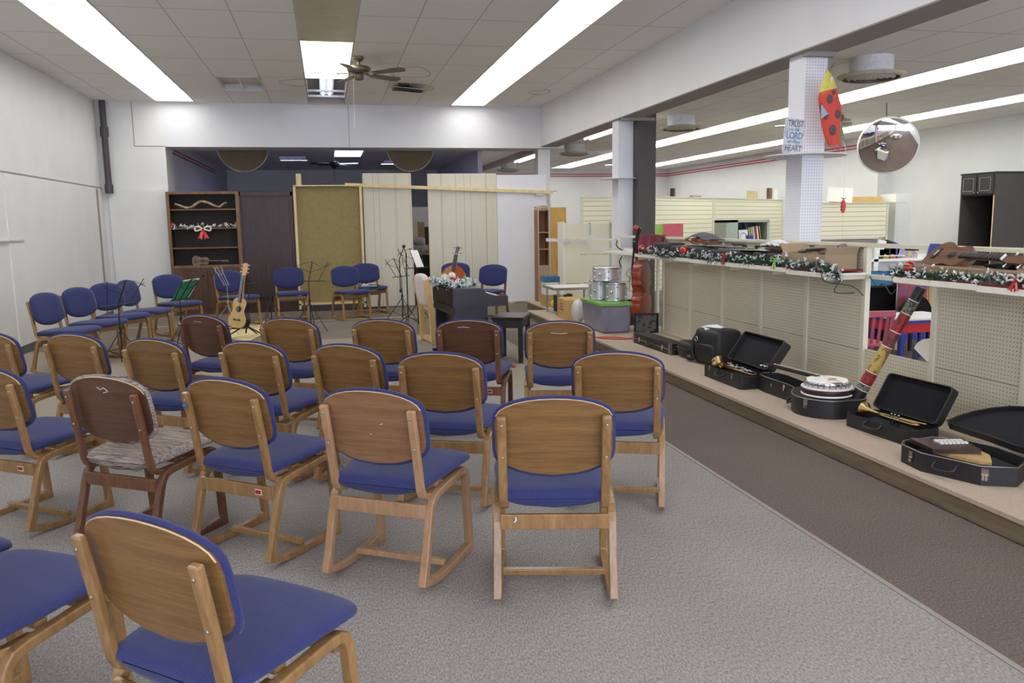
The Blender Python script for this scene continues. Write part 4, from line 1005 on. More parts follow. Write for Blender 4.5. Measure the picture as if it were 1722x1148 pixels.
def sock(u, v):
    a = u*2*PI; r = .035+.012*math.sin(3*a+v*4); return (3.70+r*math.cos(a)*.9, 4.0-.16*v, 1.165+r*math.sin(a)*.55)
tag(MB().grid(sock, 16, 8).build('cloth_pouch', M['velvet']), 'small black pouch under the neck of the big ukulele', 'pouch')
# garlands along the shelf
garland('garland', 'long frosted fir garland running along the front of the long shelf', [(3.60, 9.15, 1.09), (3.59, 8.8, 1.10), (3.57, 8.5, 1.09), (3.56, 8.3, 1.075), (3.58, 7.9, 1.095), (3.59, 7.5, 1.10), (3.56, 7.2, 1.085), (3.59, 6.9, 1.10), (3.58, 6.5, 1.095), (3.60, 6.1, 1.11), (3.58, 5.8, 1.095), (3.59, 5.55, 1.10), (3.56, 5.35, 1.09), (3.55, 5.22, 1.04)], .062, 4200, 2200, 21)
garland('garland', 'frosted fir garland before the cardboard tray and big ukulele', [(3.60, 4.70, 1.10), (3.60, 4.5, 1.10), (3.59, 4.2, 1.10), (3.60, 3.9, 1.105), (3.59, 3.6, 1.105), (3.6, 3.2, 1.10), (3.6, 2.7, 1.1), (3.6, 2.2, 1.1)], .055, 3000, 1600, 22, needle=.05)
t = thing('light_cord', 'dark green cord of the garland dangling off the shelf corner', 'cord', (0, 0, 0))
MB().tube(smooth_pts([(3.55, 5.42, 1.09), (3.52, 5.35, 1.01), (3.54, 5.25, .99), (3.55, 5.18, 1.02), (3.53, 5.22, .93), (3.55, 5.02, .94)], 4), .004, 5).tube(smooth_pts([(3.54, 5.25, .99), (3.56, 5.05, .98), (3.55, 4.92, .93)], 4), .004, 5).build('cord', M['leafgreen'], t)
tag(MB().tube(smooth_pts([(3.58, 4.9, 1.06), (3.58, 4.82, 1.0), (3.57, 4.74, 1.02), (3.58, 4.68, .96), (3.57, 4.62, .99)], 4), .004, 5).build('light_cord', M['leafgreen']), 'thin cord dangling under the start of the nearer shelf', 'cord')
ornament((3.60, 7.92, 1.14), .052, 'shiny red ball ornament on the long shelf garland', M['orn_red'])
ornament((3.60, 9.12, 1.13), .042, 'red ornament at the far end of the long garland by the cello', M['orn_red'])
ornament((3.595, 4.53, 1.135), .042, 'red ornament with green swirls at the start of the nearer garland', M['orn_red'], True)
bow('ribbon_bow', 'shiny red bow in the middle of the long shelf garland', frame((3.57, 6.98, 1.12), (0, -1, 0), (1, 0, 0)), .055, M['orn_red'])
bow('ribbon_bow', 'lime green bow in the garland next to the cardboard box', frame((3.575, 6.10, 1.12), (0, -1, 0), (1, 0, 0)), .05, M['ribbon_green'])
bow('ribbon_bow', 'red striped bow at the right edge of the photo before the ukulele', frame((3.58, 3.68, 1.12), (0, -1, 0), (1, 0, 0)), .05, M['orn_red'], M['ribbon_white'])
# cello hooked at the far end of the counter
strung('cello', 'dark red cello hanging upright at the far end of the counter', 'cello', frame_yz((3.66, 9.42, .27), (-.02, -.03, 1), (-.76, .65, 0)), VIOLIN, .72, .42, .115, .22, M['cello'], M['cello'], M['ebony'], dome=.025, scroll=True, nstr=4, head=.17, nw=.022)
ornament((3.63, 9.38, 1.365), .036, 'dark red ball ornament on top of the hanging cello scroll', M['orn_red'])
# ------------------------------------------------------------------ instrument cases on the platform
PZ = .117
def latch(par, c, rz=0, s=1.0):
    T = Matrix.Translation(c) @ Matrix.Rotation(rz, 4, 'Z')
    mb = MB(T); mb.bx(-.012*s, .012*s, -.006, 0, -.004*s, .022*s).bx(-.009*s, -.001*s, -.010, -.004, -.022*s, -.002*s).bx(.001*s, .009*s, -.010, -.004, -.022*s, -.002*s)
    return mb.build('latch', M['chrome'], par)
def handle(par, c, rz=0, w=.10, d=.035):
    T = Matrix.Translation(c) @ Matrix.Rotation(rz, 4, 'Z')
    MB(T).tube(smooth_pts([(-w/2, 0, 0), (-w/2, -d*.7, -.018), (-w*.3, -d, -.028), (w*.3, -d, -.028), (w/2, -d*.7, -.018), (w/2, 0, 0)], 4), .007, 8).build('handle', M['black'], par)
def rrect(x0, x1, y0, y1, r, n=4):
    P = []
    for cx, cy, a0 in ((x1-r, y1-r, 0), (x0+r, y1-r, 90), (x0+r, y0+r, 180), (x1-r, y0+r, 270)):
        for k in range(n+1):
            a = math.radians(a0+90*k/n); P.append((cx+r*math.cos(a), cy+r*math.sin(a)))
    return P
# closed hard case
t = thing('hard_case', 'long black closed hard case with chrome corners, farthest on the platform', 'instrument case', (3.375, 8.05, PZ), math.radians(1.5))
MB().prism(rrect(-.085, .085, -.47, .47, .012), .0, .052).build('base', M['blackvinyl'], t)
MB().prism(rrect(-.085, .085, -.47, .47, .012), .056, .112).build('lid', M['blackvinyl'], t)
MB().prism(rrect(-.0865, .0865, -.4715, .4715, .012), .050, .058).build('trim_band', M['steel'], t)
for sy in (-.462, .462):
    for sx in (-.079, .079): MB().bx(sx-.014, sx+.014, sy-.014, sy+.014, -.001, .116).build('corner', M['steel'], t)
handle(t, (-.086, 0, .07), -PI/2, .13)
for y in (-.30, .30): latch(t, (-.086, y, .055), -PI/2, 1.2)
soft_case('soft_case', 'small rounded black bag between the hard case and the gig bag', 3.34, 3.52, 7.26, 7.56, PZ, PZ+.17, m=M['blackvinyl'], sq=.6)
# gig bag
t = thing('gig_bag', 'bulky black gig bag standing on the platform with a white cloth on top', 'bag', (3.52, 6.98, PZ), math.radians(8))
MB().ball((0, 0, .165), (.14, .20, .17), 32, sq=.28, noise=.018).build('body', M['blackvinyl'], t)
MB().ball((-.12, -.01, .11), (.045, .14, .09), 24, sq=.3, noise=.02).build('pocket', M['black'], t)
MB().tube(smooth_pts([(-.13, .14, .29), (-.17, .16, .20), (-.18, .15, .10), (-.16, .13, .03)], 4), .014, 6).build('strap', M['black'], t)
MB().tube([(-.165, .11+.022*math.cos(a), .235+.022*math.sin(a)) for a in [2*PI*i/14 for i in range(14)]], .004, 6, True).build('ring', M['chrome'], t)
MB().ball((-.15, .22, .04), (.05, .05, .03), 12, noise=.05).build('loose_strap', M['black'], t)
def cw(u, v): return (3.40+.20*u, 6.98+.20*v, .447+.016*math.sin(u*9+v*5)+.02*math.sin(v*PI)-.02*(1-u))
drape('cloth', 'crumpled white cloth on top of the black gig bag', cw, 12, 12, M['cloth_white'], 'cloth')
# saxophone case, open
def case(name, label, loc, rz, out, h, hinge_x, ang, cat='instrument case', lid_h=.06, lid_out=None, m=None, lid_z=0.0):
    t = thing(name, label, cat, loc, rz); m = m or M['blackvinyl']
    MB().tray(out, h, .008).build('base', m, t)
    n = len(out); cx = sum(p[0] for p in out)/n; cy = sum(p[1] for p in out)/n
    MB().prism([(cx+(x-cx)*.93, cy+(y-cy)*.95) for x, y in out], .012, h*.45).build('lining', M['velvet'], t)
    lo = lid_out or out
    T = Matrix.Translation((hinge_x, 0, h+lid_z)) @ Matrix.Rotation(ang, 4, 'Y') @ Matrix.Translation((-hinge_x, 0, 0))
    mo = [(2*hinge_x-x, y) for x, y in lo][::-1]
    l = MB().tray(mo, lid_h, .008, 0, T).build('lid', m, t)
    cx2 = 2*hinge_x-cx
    MB().prism([(cx2+(x-cx2)*.93, cy+(y-cy)*.95) for x, y in mo], .010, lid_h*.35, T).build('lid_lining', M['velvet'], l)
    return t
t = case('saxophone_case', 'open black saxophone case with its lid leaning on the pegboard', (3.14, 5.83, PZ), 0, rrect(0, .28, 0, .66, .03), .105, .28, -math.radians(54), lid_h=.075)
handle(t, (0, .33, .085), -PI/2, .12); handle(t, (.14, 0, .085), 0, .12, .012)
for y in (.13, .53): latch(t, (0, y, .09), -PI/2)
sx = thing('saxophone', 'brass and silver saxophone lying in the open case', 'saxophone', (3.28, 6.2, PZ+.085))
sp = smooth_pts([(-.05, .18, .03), (-.07, .20, .01), (-.02, .24, .0), (.02, .20, .0), (.03, .0, .0), (.05, -.22, .0), (.06, -.28, .02)], 5)
MB().tube(sp, [.05-.040*min(1, i/(len(sp)*.75)) for i in range(len(sp))], 12).build('body', M['brass'], sx)
MB().lathe([(.035, 0), (.045, .03), (.065, .05), (.062, .055)], (-.045, .17, .02), 18, Matrix.Rotation(-.9, 4, 'X'), cap=False).build('bell', M['brass'], sx)
rn = random.Random(5); kq = MB()
for i in range(26):
    y = .16-.42*i/26; kq.ball((.02+rn.uniform(-.035, .03), y, .03+rn.uniform(0, .012)), (.012, .012, .004), 8)
    if i % 3 == 0: kq.tube([(.0+rn.uniform(-.03, .03), y, .034), (.03, y-.06, .034)], .0025, 5)
kq.build('keys', M['chrome'], sx)
# banjo case with banjo on top
BC = [(p.x, p.y) for p in smooth_pts([(x, y, 0) for x, y in [(.0,-.24),(.10,-.235),(.18,-.18),(.235,-.08),(.24,.02),(.20,.13),(.13,.22),(.10,.28),(.085,.40),(.085,.80),(-.085,.80),(-.085,.40),(-.10,.28),(-.13,.22),(-.20,.13),(-.24,.02),(-.235,-.08),(-.18,-.18),(-.10,-.235)]], 3, True)]
t = thing('banjo_case', 'black guitar shaped hard case lying under the banjo', 'instrument case', (3.36, 5.0, PZ), math.radians(-1))
MB().tray(BC, .125, .01).build('base', M['blackvinyl'], t)
MB().prism([(x*.93, .2+(y-.2)*.96) for x, y in BC], .012, .06).build('lining', M['velvet'], t)
MB().prism([(x*.95, y) for x, y in BC if y < .3], .115, .1245).build('padding', M['velvet'], t)
MB().tube([(x*1.002, y*1.001, .125) for x, y in BC], .0035, 6, True).build('edge_trim', M['steel'], t)
latch(t, (-.225, -.10, .09), -PI/2+.3, 1.5); latch(t, (-.085, .60, .09), -PI/2, 1.3); latch(t, (-.085, .42, .09), -PI/2, 1.0)
handle(t, (-.17, .16, .07), -PI/2-.5, .11)
b = thing('banjo', 'banjo with a white head lying face up on its case', 'banjo', (3.32, 4.95, PZ+.135), math.radians(4))
MB().lathe([(.160, 0), (.170, .004), (.170, .012), (.158, .014)], n=36).build('resonator', M['paper'], b)
MB().lathe([(.160, .014), (.166, .020), (.166, .052), (.160, .056)], n=36).build('wood_rim', M['mahog'], b)
MB().lathe([(.168, .050), (.172, .054), (.168, .060)], n=36).build('flange', M['paper'], b)
hk = MB().lathe([(.135, .058), (.142, .062), (.145, .10), (.138, .105)], n=36)
for i in range(24):
    a = 2*PI*i/24; hk.tube([(.150*math.cos(a), .150*math.sin(a), .055), (.150*math.cos(a), .150*math.sin(a), .10)], .004, 5)
hk.build('tension_hoop', M['chrome'], b)
MB().lathe([(0, .108), (.136, .106)], n=36, cap=False).build('head', M['paper'], b)
MB().box((0, -.05, .115), (.06, .006, .014)).build('bridge', M['spruce'], b)
MB().bar([(0, .12, .10), (0, .60, .095)], .040, .022).build('neck', M['ebony'], b, bevel=.006)
MB().bx(-.021, .021, .10, .60, .107, .111).build('fingerboard', M['ebony'], b)
MB().prism([(-.022, .60), (.022, .60), (.036, .64), (.03, .73), (0, .745), (-.03, .73), (-.036, .64)], .085, .100).build('headstock', M['ebony'], b)
for s in (-1, 1):
    for y in (.65, .70): MB().tube([(s*.03, y, .092), (s*.055, y, .092)], .003, 5).ball((s*.062, y, .092), (.009, .006, .006), 8).build('tuning_peg', M['white_p'], b)
MB().ball((.028, .33, .10), (.014, .010, .010), 8).build('fifth_peg', M['white_p'], b)
for i in range(4): MB().tube([((i-1.5)*.009, -.13, .110), ((i-1.5)*.009, -.05, .122), ((i-1.5)*.008, .60, .112)], .0008, 4, cap=False).build('string', M['steel'], b)
# didgeridoo
t = thing('didgeridoo', 'tall painted wooden tube with red, yellow and black bands leaning in the gap', 'didgeridoo', (0, 0, 0))
p0, p1 = Vector((3.43, 4.86, PZ+.01)), Vector((3.76, 4.62, 1.0)); dd = p1-p0; Ld = dd.length
bands = [(0, .20, 'ebony', .046, .043), (.20, .245, 'band_grey', .043, .042), (.245, .34, 'band_red', .042, .040), (.34, .545, 'band_yellow', .040, .037), (.545, .66, 'band_rust', .037, .036), (.66, .80, 'band_red', .036, .035), (.80, .90, 'band_grey', .035, .035), (.90, 1.0, 'ebony', .035, .034)]
def band(name, a, b, sc=24):
    q = NT(name, .45); n = q.noise(sc, 4, None, .6); return q.col(q.mix(q.ma('GREATER_THAN', n, .53), lin(a), lin(b)))
M['band_grey'] = band('band_grey', (120, 118, 104), (46, 44, 40), 60); M['band_red'] = band('band_red', (150, 32, 34), (96, 24, 26), 26)
M['band_yellow'] = band('band_yellow', (182, 156, 78), (138, 96, 62), 14); M['band_rust'] = band('band_rust', (126, 58, 46), (92, 44, 36), 22)
for i, (a, b_, m, r0, r1) in enumerate(bands):
    q = MB().tube([p0+dd*a, p0+dd*b_], [r0, r1], 18).build('painted_band', M[m], t)
    if i: MB().tube([p0+dd*(a-.002), p0+dd*(a+.003)], r0+.001, 18).build('ring_line', M['paper'], t)
# trumpet case
t = case('trumpet_case', 'open black trumpet case with a plush lid, before the painted tube', (3.275, 4.08, PZ), math.radians(4), rrect(0, .25, 0, .54, .03), .088, .25, -math.radians(60), lid_h=.05)
handle(t, (0, .27, .075), -PI/2, .13)
tp = thing('trumpet', 'brass trumpet lying in the open trumpet case', 'trumpet', (3.38, 4.33, PZ+.085), math.radians(4))
MB().tube(smooth_pts([(.06, -.20, .02), (.03, -.02, .02), (.0, .18, .02)], 3), .006, 8).tube([(-.02, -.16, .02), (-.02, .12, .02)], .006, 8).tube(smooth_pts([(-.02, -.16, .02), (.0, -.19, .02), (.02, -.16, .02), (.015, .1, .02)], 4), .006, 8).build('tubing', M['brass'], tp)
MB().lathe([(.007, 0), (.012, .06), (.022, .10), (.048, .125), (.050, .128)], (-.03, .10, .03), 20, Matrix.Rotation(-PI/2, 4, 'X'), cap=False).build('bell', M['brass'], tp)
for i in range(3): MB().tube([(0, -.04+i*.03, -.03), (0, -.04+i*.03, .035)], .010, 10).ball((0, -.04+i*.03, .045), (.009, .009, .004), 8).build('valve', M['chrome'], tp)
# zither (autoharp) case
HO = [(.0, .30), (.03, .06), (.14, -.26), (.28, -.33), (.46, -.14), (.46, .18), (.40, .30), (.28, .36), (.08, .36)]
HO = [(x, y) for x, y in HO]
t = case('zither_case', 'open black rounded case at the near end of the platform', (3.02, 3.60, PZ), 0, [(.02, .22), (.0, .04), (.12, -.24), (.27, -.31), (.44, -.20), (.46, .02), (.40, .22), (.28, .30), (.08, .28)][::-1], .10, .46, -math.radians(26), lid_h=.045,
         lid_out=[(p.x, p.y) for p in smooth_pts([(x, y, 0) for x, y in [(.42, .42), (.28, .36), (.16, .22), (.13, .06), (.20, -.16), (.30, -.26), (.44, -.22), (.44, .10), (.44, .34)]], 2, True)][::-1])
handle(t, (.045, -.09, .075), -PI/2+.40, .11, .045)
latch(t, (.005, .12, .06), -PI/2-.1, 1.3); latch(t, (.135, -.25, .06), -.9, 1.4)
MB().tube([(x*1.003, y*1.003, .100) for x, y in [(.02, .22), (.0, .04), (.12, -.24), (.27, -.31), (.44, -.20), (.46, .02), (.40, .22), (.28, .30), (.08, .28)]], .003, 6, True).build('edge_trim', M['steel'], t)
z = thing('zither', 'dark brown zither with a row of white chord buttons in its case', 'zither', (3.22, 3.66, PZ+.075), math.radians(-12))
MB().prism([(-.09, .16), (-.09, .0), (.04, -.20), (.09, -.22), (.15, -.1), (.15, .16)], 0, .02).build('body', M['spruce'], z)
MB().prism([(-.14, .17), (-.13, -.06), (.11, -.09), (.14, .15)], .022, .045).build('chord_cover', M['mahog'], z)
for i in range(7): MB().bx(-.045+i*.022, -.029+i*.022, .07, .10, .045, .055).bx(-.040+i*.022, -.024+i*.022, .03, .055, .045, .054).build('chord_button', M['white_p'], z)
# ------------------------------------------------------------------ far end of the platform
t = thing('storage_tub', 'cloudy grey plastic tub with a lime green lid under the drums', 'storage tub', (3.36, 9.68, PZ))
MB().add([(-.17,-.37,0),(.17,-.37,0),(.17,.37,0),(-.17,.37,0),(-.20,-.41,.335),(.20,-.41,.335),(.20,.41,.335),(-.20,.41,.335)], [(0,3,2,1),(4,5,6,7),(0,1,5,4),(1,2,6,5),(2,3,7,6),(3,0,4,7)]).build('body', M['tub'], t, bevel=.03, seg=3)
MB().prism(rrect(-.215, .215, -.425, .425, .05), .335, .365).build('lid', M['limelid'], t, bevel=.008)
DZ = PZ+.366
def drum(x, y, z, r, h, label, silver=True):
    t = thing('drum', label, 'drum', (x, y, z), 0, 'silver drums stacked on the tub')
    MB().lathe([(r, .012), (r, h-.012)], n=32, cap=False).build('shell', M['silver'], t)
    for zz in (0, h-.018): MB().lathe([(r+.002, zz), (r+.010, zz+.002), (r+.010, zz+.016), (r+.002, zz+.018)], n=32, cap=False).build('hoop', M['chrome'], t)
    MB().lathe([(0, h-.004), (r+.002, h-.005)], n=32, cap=False).build('drumhead', M['paper'], t)
    MB().lathe([(0, .004), (r, .004)], n=32, cap=False).build('lower_head', M['paper'], t)
    for i in range(6):
        a = 2*PI*i/6+.3; c, s = math.cos(a), math.sin(a)
        q = MB()
        q.tube([((r+.012)*c, (r+.012)*s, .005), ((r+.012)*c, (r+.012)*s, h-.005)], .003, 6)
        for zz in (.045, h-.045): q.ball(((r+.008)*c, (r+.008)*s, zz), (.014, .014, .018), 10)
        q.build('lug', M['chrome'], t)
    MB().ball((-r*.75, -r*.75, h*.5), .022, 12).build('badge_mount', M['chrome'], t)
    return t
drum(3.33, 9.86, DZ, .125, .24, 'silver tom drum behind, left one on the tub lid')
drum(3.46, 9.60, DZ, .125, .225, 'silver tom drum in front, right one on the tub lid')
drum(3.38, 9.72, DZ+.245, .175, .165, 'wide silver snare drum stacked on the two toms')
tag(MB().tube(smooth_pts([(2.99, 9.0, .125), (3.2, 8.95, .125), (3.35, 8.75, .125), (3.5, 8.8, .125)], 5), .008, 6).tube(smooth_pts([(3.0, 8.95, .125), (3.25, 8.75, .126), (3.45, 8.9, .125)], 5), .008, 6).build('extension_cord', plain('orange_cord', (196, 92, 70), .5)), 'orange extension cord on the platform before the tub', 'cord')
t = thing('cardboard_box', 'closed cardboard shipping box on the far platform left of the tub', 'cardboard box', (3.33, 11.0, PZ), -.05)
MB().bx(-.17, .12, -.27, .25, 0, .28).build('box', M['card_in'], t, bevel=.003)
MB().bx(-.03, -.02, -.272, .252, .281, .284).build('tape', M['pine'], t)
q = MB()
for i, (w_, z_) in enumerate(((.05, .20), (.08, .16), (.12, .12))): q.bx(-.171, -.170, -w_, w_, z_, z_+.015)
q.build('print', M['oak_case'], t)
tag(MB().ball((3.22, 10.42, PZ+.16), (.09, .11, .16), 16, noise=.06).build('plastic_bag', plain('cloudy_bag', (206, 204, 206), .4)), 'crumpled cloudy plastic bag between the box and tub', 'plastic bag')
t = thing('low_table', 'small white topped table on a thin dark leg at the far platform', 'table', (3.42, 11.66, 0))
MB().bx(-.27, .4, -.35, .3, .495, .515).build('tabletop', M['white_p'], t); MB().bx(-.28, -.265, -.36, .31, .485, .52).bx(-.28, .4, -.365, -.35, .485, .52).build('edge_band', M['steel'], t)
for x, y in ((-.22, -.32), (-.22, .26)): MB().tube([(x, y, 0.0), (x, y, .49)], .013, 8).build('leg', M['steel'], t)
for x, y in ((.36, -.32), (.36, .26)): MB().tube([(x, y, .12), (x, y, .49)], .013, 8).build('leg', M['steel'], t)
tag(MB().bx(3.78, 3.86, 11.2, 11.25, .516, .72).build('patterned_card', band('red_white_print', (206, 50, 66), (236, 210, 210), 90)), 'red and white patterned card standing on the low white table', 'card')
for i in range(4):
    tag(MB().bx(3.33+.07*i, 3.38+.07*i, 11.9, 12.05, .117, .36+.015*(i % 2)).build('book', M[('black', 'paper', 'ebony', 'oak_case')[i]]), ['black book on the platform under the low table', 'white book second from left under the low table', 'ebony black book third under the low table', 'brown book rightmost under the low table'][i], 'book', 'books under the low table')
t = thing('framed_picture', 'black framed picture standing on the platform below the cello', 'picture frame', (3.70, 9.18, PZ))
MB().bx(-.16, .15, 0, .02, 0, .02).bx(-.16, .15, 0, .02, .22, .24).bx(-.16, -.14, 0, .02, .02, .22).bx(.12, .15, 0, .02, .02, .22).build('frame', M['black'], t)
MB().bx(-.14, .12, .008, .012, .02, .22).build('picture', band('faded_picture', (92, 94, 92), (40, 46, 56), 9), t)
t = thing('sketch_board', 'white board with an ink sketch behind the hanging cello', 'board', (3.78, 10.05, .45))
MB().box((0, 0, .33), (.17, .012, .66), (0, .07, 0)).build('board', M['paper'], t)
MB().tube(smooth_pts([(.0, -.008, .12), (-.03, -.008, .2), (.03, -.008, .26), (-.02, -.008, .33), (.03, -.008, .40)], 4), .003, 5).build('ink_sketch', M['black'], t)
tag(MB().bx(3.68, 3.90, 9.98, 10.14, PZ, .449).build('wooden_crate', M['black']), 'black crate behind the tub carrying the sketch board', 'crate')
# arched cabinet and oak panel
t = thing('arched_cabinet', 'narrow arched shelf cabinet in beige wood at the partition end', 'cabinet', (3.56, 13.45, PZ))
ar = [(.10*math.cos(a), 1.53+.09*math.sin(a)) for a in [PI*i/12 for i in range(13)]]
arch = [(.10, 0)] + ar + [(-.10, 0)]
ai = [(.082, .60)] + [(.082*math.cos(a), 1.50+.075*math.sin(a)) for a in [PI*i/12 for i in range(13)]] + [(-.082, .60)]
A = Matrix.Rotation(PI/2, 4, 'X')
fr = MB()
o_ = [(.10, .60)] + ar + [(-.10, .60)]
vs = [(x, 0, z) for x, z in o_] + [(x, 0, z) for x, z in ai] + [(x, .02, z) for x, z in o_] + [(x, .02, z) for x, z in ai]; n_ = len(o_)
fs = [(i, i+1, n_+i+1, n_+i) for i in range(n_-1)] + [(2*n_+i, 3*n_+i, 3*n_+i+1, 2*n_+i+1) for i in range(n_-1)] + [(n_+i, n_+i+1, 3*n_+i+1, 3*n_+i) for i in range(n_-1)] + [(i, 2*n_+i, 2*n_+i+1, i+1) for i in range(n_-1)]
fr.add(vs, fs); fr.bx(-.10, .10, 0, .02, .58, .61).build('arch_frame', M['beige_lam'], t)
MB().bx(-.10, -.09, .02, .26, 0, 1.54).bx(.09, .10, .02, .26, 0, 1.54).build('side_panel', M['orangebrown'], t)
MB().bx(-.09, .09, .25, .26, 0, 1.6).build('back', M['orangebrown'], t)
for z_ in (.60, .88, 1.16): MB().bx(-.09, .09, .02, .25, z_, z_+.015).build('shelf', M['beige_lam'], t)
MB().bx(-.10, .10, -.002, .02, 0, .575).build('door', M['beige_lam'], t)
MB().prism([(x, z) for x, z in ar], -.26, -.02, A).build('top', M['beige_lam'], t)
tag(MB().bx(3.675, 3.94, 13.40, 13.43, PZ, 1.70).build('oak_panel', M['yellowoak']), 'tall yellow oak panel standing beside the arched cabinet', 'panel')
# cream gondola shelving seen end on
t = thing('gondola_shelving', 'cream pegboard gondola with bare brackets left of the middle pillar', 'shelving', (3.62, 12.4, 0))
for x in (0.0, .41, .75): MB().bx(x-.015, x+.015, -.02, .02, 0, 1.44).build('post', M['grey_green'] if x > .1 else M['cream_metal'], t)
for x0, x1 in ((.015, .395), (.425, .735)):
    MB().bx(x0, x1, -.008, .008, .95, 1.42).build('upper_panel', M['peg_x'], t); MB().bx(x0, x1, -.008, .008, .50, .94).build('middle_panel', M['peg_x'], t); MB().bx(x0, x1, -.006, .006, .13, .49).build('lower_panel', M['cream_metal'], t)
MB().bar([(-.35, -.2, 1.19), (.08, -.02, 1.17)], .05, .03, (0, 0, 1)).build('shelf_arm', M['off_white_metal'], t)
MB().bar([(.12, -.2, 1.17), (.42, -.02, 1.15)], .05, .02, (0, 0, 1)).build('shelf_arm', M['off_white_metal'], t)
MB().bx(.76, 1.0, -.3, -.28, 1.38, 1.42).build('bracket', M['grey_green'], t)
MB().bx(-.03, -.015, -.02, .3, 0, 1.46).build('end_panel', M['shelf_white'], t)
t = thing('storage_bin', 'white plastic bin with a blue lid beside the arched cabinet', 'storage bin', (3.46, 12.75, .30))
MB().bx(-.10, .12, -.14, .14, 0, .21).build('bin', M['white_p'], t, bevel=.01); MB().bx(-.115, .135, -.155, .155, .21, .30).build('lid', M['blue_p'], t, bevel=.01)
tag(MB().bx(3.36, 3.6, 12.6, 12.95, PZ, .299).build('wooden_crate', M['card_in']), 'tan crate under the blue lidded bin', 'crate')
tag(MB().ball((3.44, 12.45, PZ+.06), (.045, .045, .06), 14).build('yellow_ball', M['yellow_p']), 'small yellow ball on the far platform', 'ball')
tag(MB().prism([(2.90, 12.95), (3.22, 12.95), (3.24, 11.7), (3.05, 11.6), (2.92, 12.0)], .001, .008).build('floor_board', M['ply_tan']), 'tan board lying on the carpet against the far platform step', 'board')
# behind the gap between the panels
t = thing('work_table', 'dark table seen through the gap between the grooved panels', 'table', (1.9, 16.4, 0))
MB().bx(-.45, .45, -.3, .3, .86, .90).build('tabletop', M['ply_tan'], t)
for x in (-.4, .4):
    for y in (-.26, .26): MB().bx(x-.025, x+.025, y-.025, y+.025, 0, .86).build('leg', M['black'], t)
MB().bx(-.45, .45, .27, .29, .2, .86).build('modesty_panel', M['black'], t)
for i, (z_, lab) in enumerate(((.98, 'lower folded mauve grey blanket on the table in the gap'), (1.12, 'upper rolled mauve grey blanket in the gap'))):
    tag(MB().ball((1.80-.03*i, 16.3, z_), (.15-.03*i, .16, .085), 20, sq=.7, noise=.05).build('folded_blanket', M['cloth_pale']), lab, 'blanket')
tag(MB().lathe([(.045, .90), (.05, .91), (.05, 1.05), (.03, 1.06)], (1.985, 16.25, 0), 16).build('yellow_bottle', M['yellow_p']), 'yellow container beside the folded blankets', 'container')
for i, (x, w_, h, m, lab) in enumerate(((1.78, .04, 1.55, 'pine', 'thin pale board leaning behind the blankets'), (1.90, .14, 1.50, 'ply_tan', 'tan framed board leaning behind the blankets'), (2.04, .12, 1.40, 'mahog', 'dark red brown board leaning behind the blankets'))):
    tag(MB().box((x, 17.0+.05*i, h/2), (w_, .03, h), (-.05, 0, 0)).build('leaning_board', M[m]), lab, 'board')
struct('wall_back', MB().bx(1.2, 3.2, 17.6, 17.65, 0, 1.82), M['white'])
t = thing('bag_pile', 'dark bag lying under the table in the gap', 'bag', (1.92, 16.25, .0)); MB().ball((0, 0, .2), (.22, .18, .2), 16, noise=.06).build('bag', M['blackvinyl'], t)
# ------------------------------------------------------------------ hanging things and pillar shelves
t = thing('ceiling_fan', 'dark brass ceiling fan with wooden blades and a long pull chain', 'ceiling fan', (.485, 10.75, 3.53))
MB().lathe([(.07, 0), (.075, -.02), (.05, -.05), (.03, -.06)], n=20).build('canopy', M['bronze'], t)
MB().tube([(0, 0, -.05), (0, 0, -.13)], .018, 10).build('rod', M['bronze'], t)
MB().lathe([(.04, -.11), (.11, -.115), (.145, -.135), (.15, -.165), (.13, -.19), (.05, -.20)], n=30).build('motor_housing', M['bronze'], t)
MB().lathe([(.05, -.20), (.055, -.215), (.055, -.27), (.03, -.285), (.0, -.288)], n=20).build('switch_cup', M['bronze'], t)
for a in (180, 252, 324, 36, 108):
    R_ = Matrix.Rotation(math.radians(a), 4, 'Z')
    q = MB(R_).prism([(.20, -.052), (.60, -.065), (.645, -.05), (.66, 0), (.645, .05), (.60, .065), (.20, .052), (.185, 0)], -.004, .004, Matrix.Translation((0, 0, -.205)) @ Matrix.Rotation(-.20, 4, 'X')).build('blade', M['bladewood'], t)
    MB(R_).bar([(.09, 0, -.19), (.16, 0, -.205), (.27, 0, -.212)], .006, .05, (0, 0, 1)).build('blade_iron', M['bronze'], q)
MB().tube([(-.075, -.03, -.28), (-.08, -.03, -.70)], .0015, 4).tube([(-.08, -.03, -.70), (-.08, -.03, -.86)], .004, 6).build('pull_chain', M['paper'], t)
t = thing('ceiling_fan', 'dark ceiling fan hanging in the unlit back room behind the tan board', 'ceiling fan', (.22, 18.3, 3.0))
MB().tube([(0, 0, 0), (0, 0, -.22)], .016, 8).tube([(0, 0, -.3), (0, 0, -.62)], .004, 6).build('rod', M['black'], t)
MB().lathe([(.03, -.18), (.10, -.20), (.11, -.26), (.06, -.30), (.02, -.34)], n=20).build('motor_housing', M['black'], t)
for a in (-15, 57, 129, 200, 272):
    MB(Matrix.Rotation(math.radians(a), 4, 'Z')).prism([(.12, -.05), (.50, -.065), (.53, 0), (.50, .065), (.12, .05)], -.004, .004, Matrix.Translation((0, 0, -.24)) @ Matrix.Rotation(.22, 4, 'X')).build('blade', M['satin_black'], t)
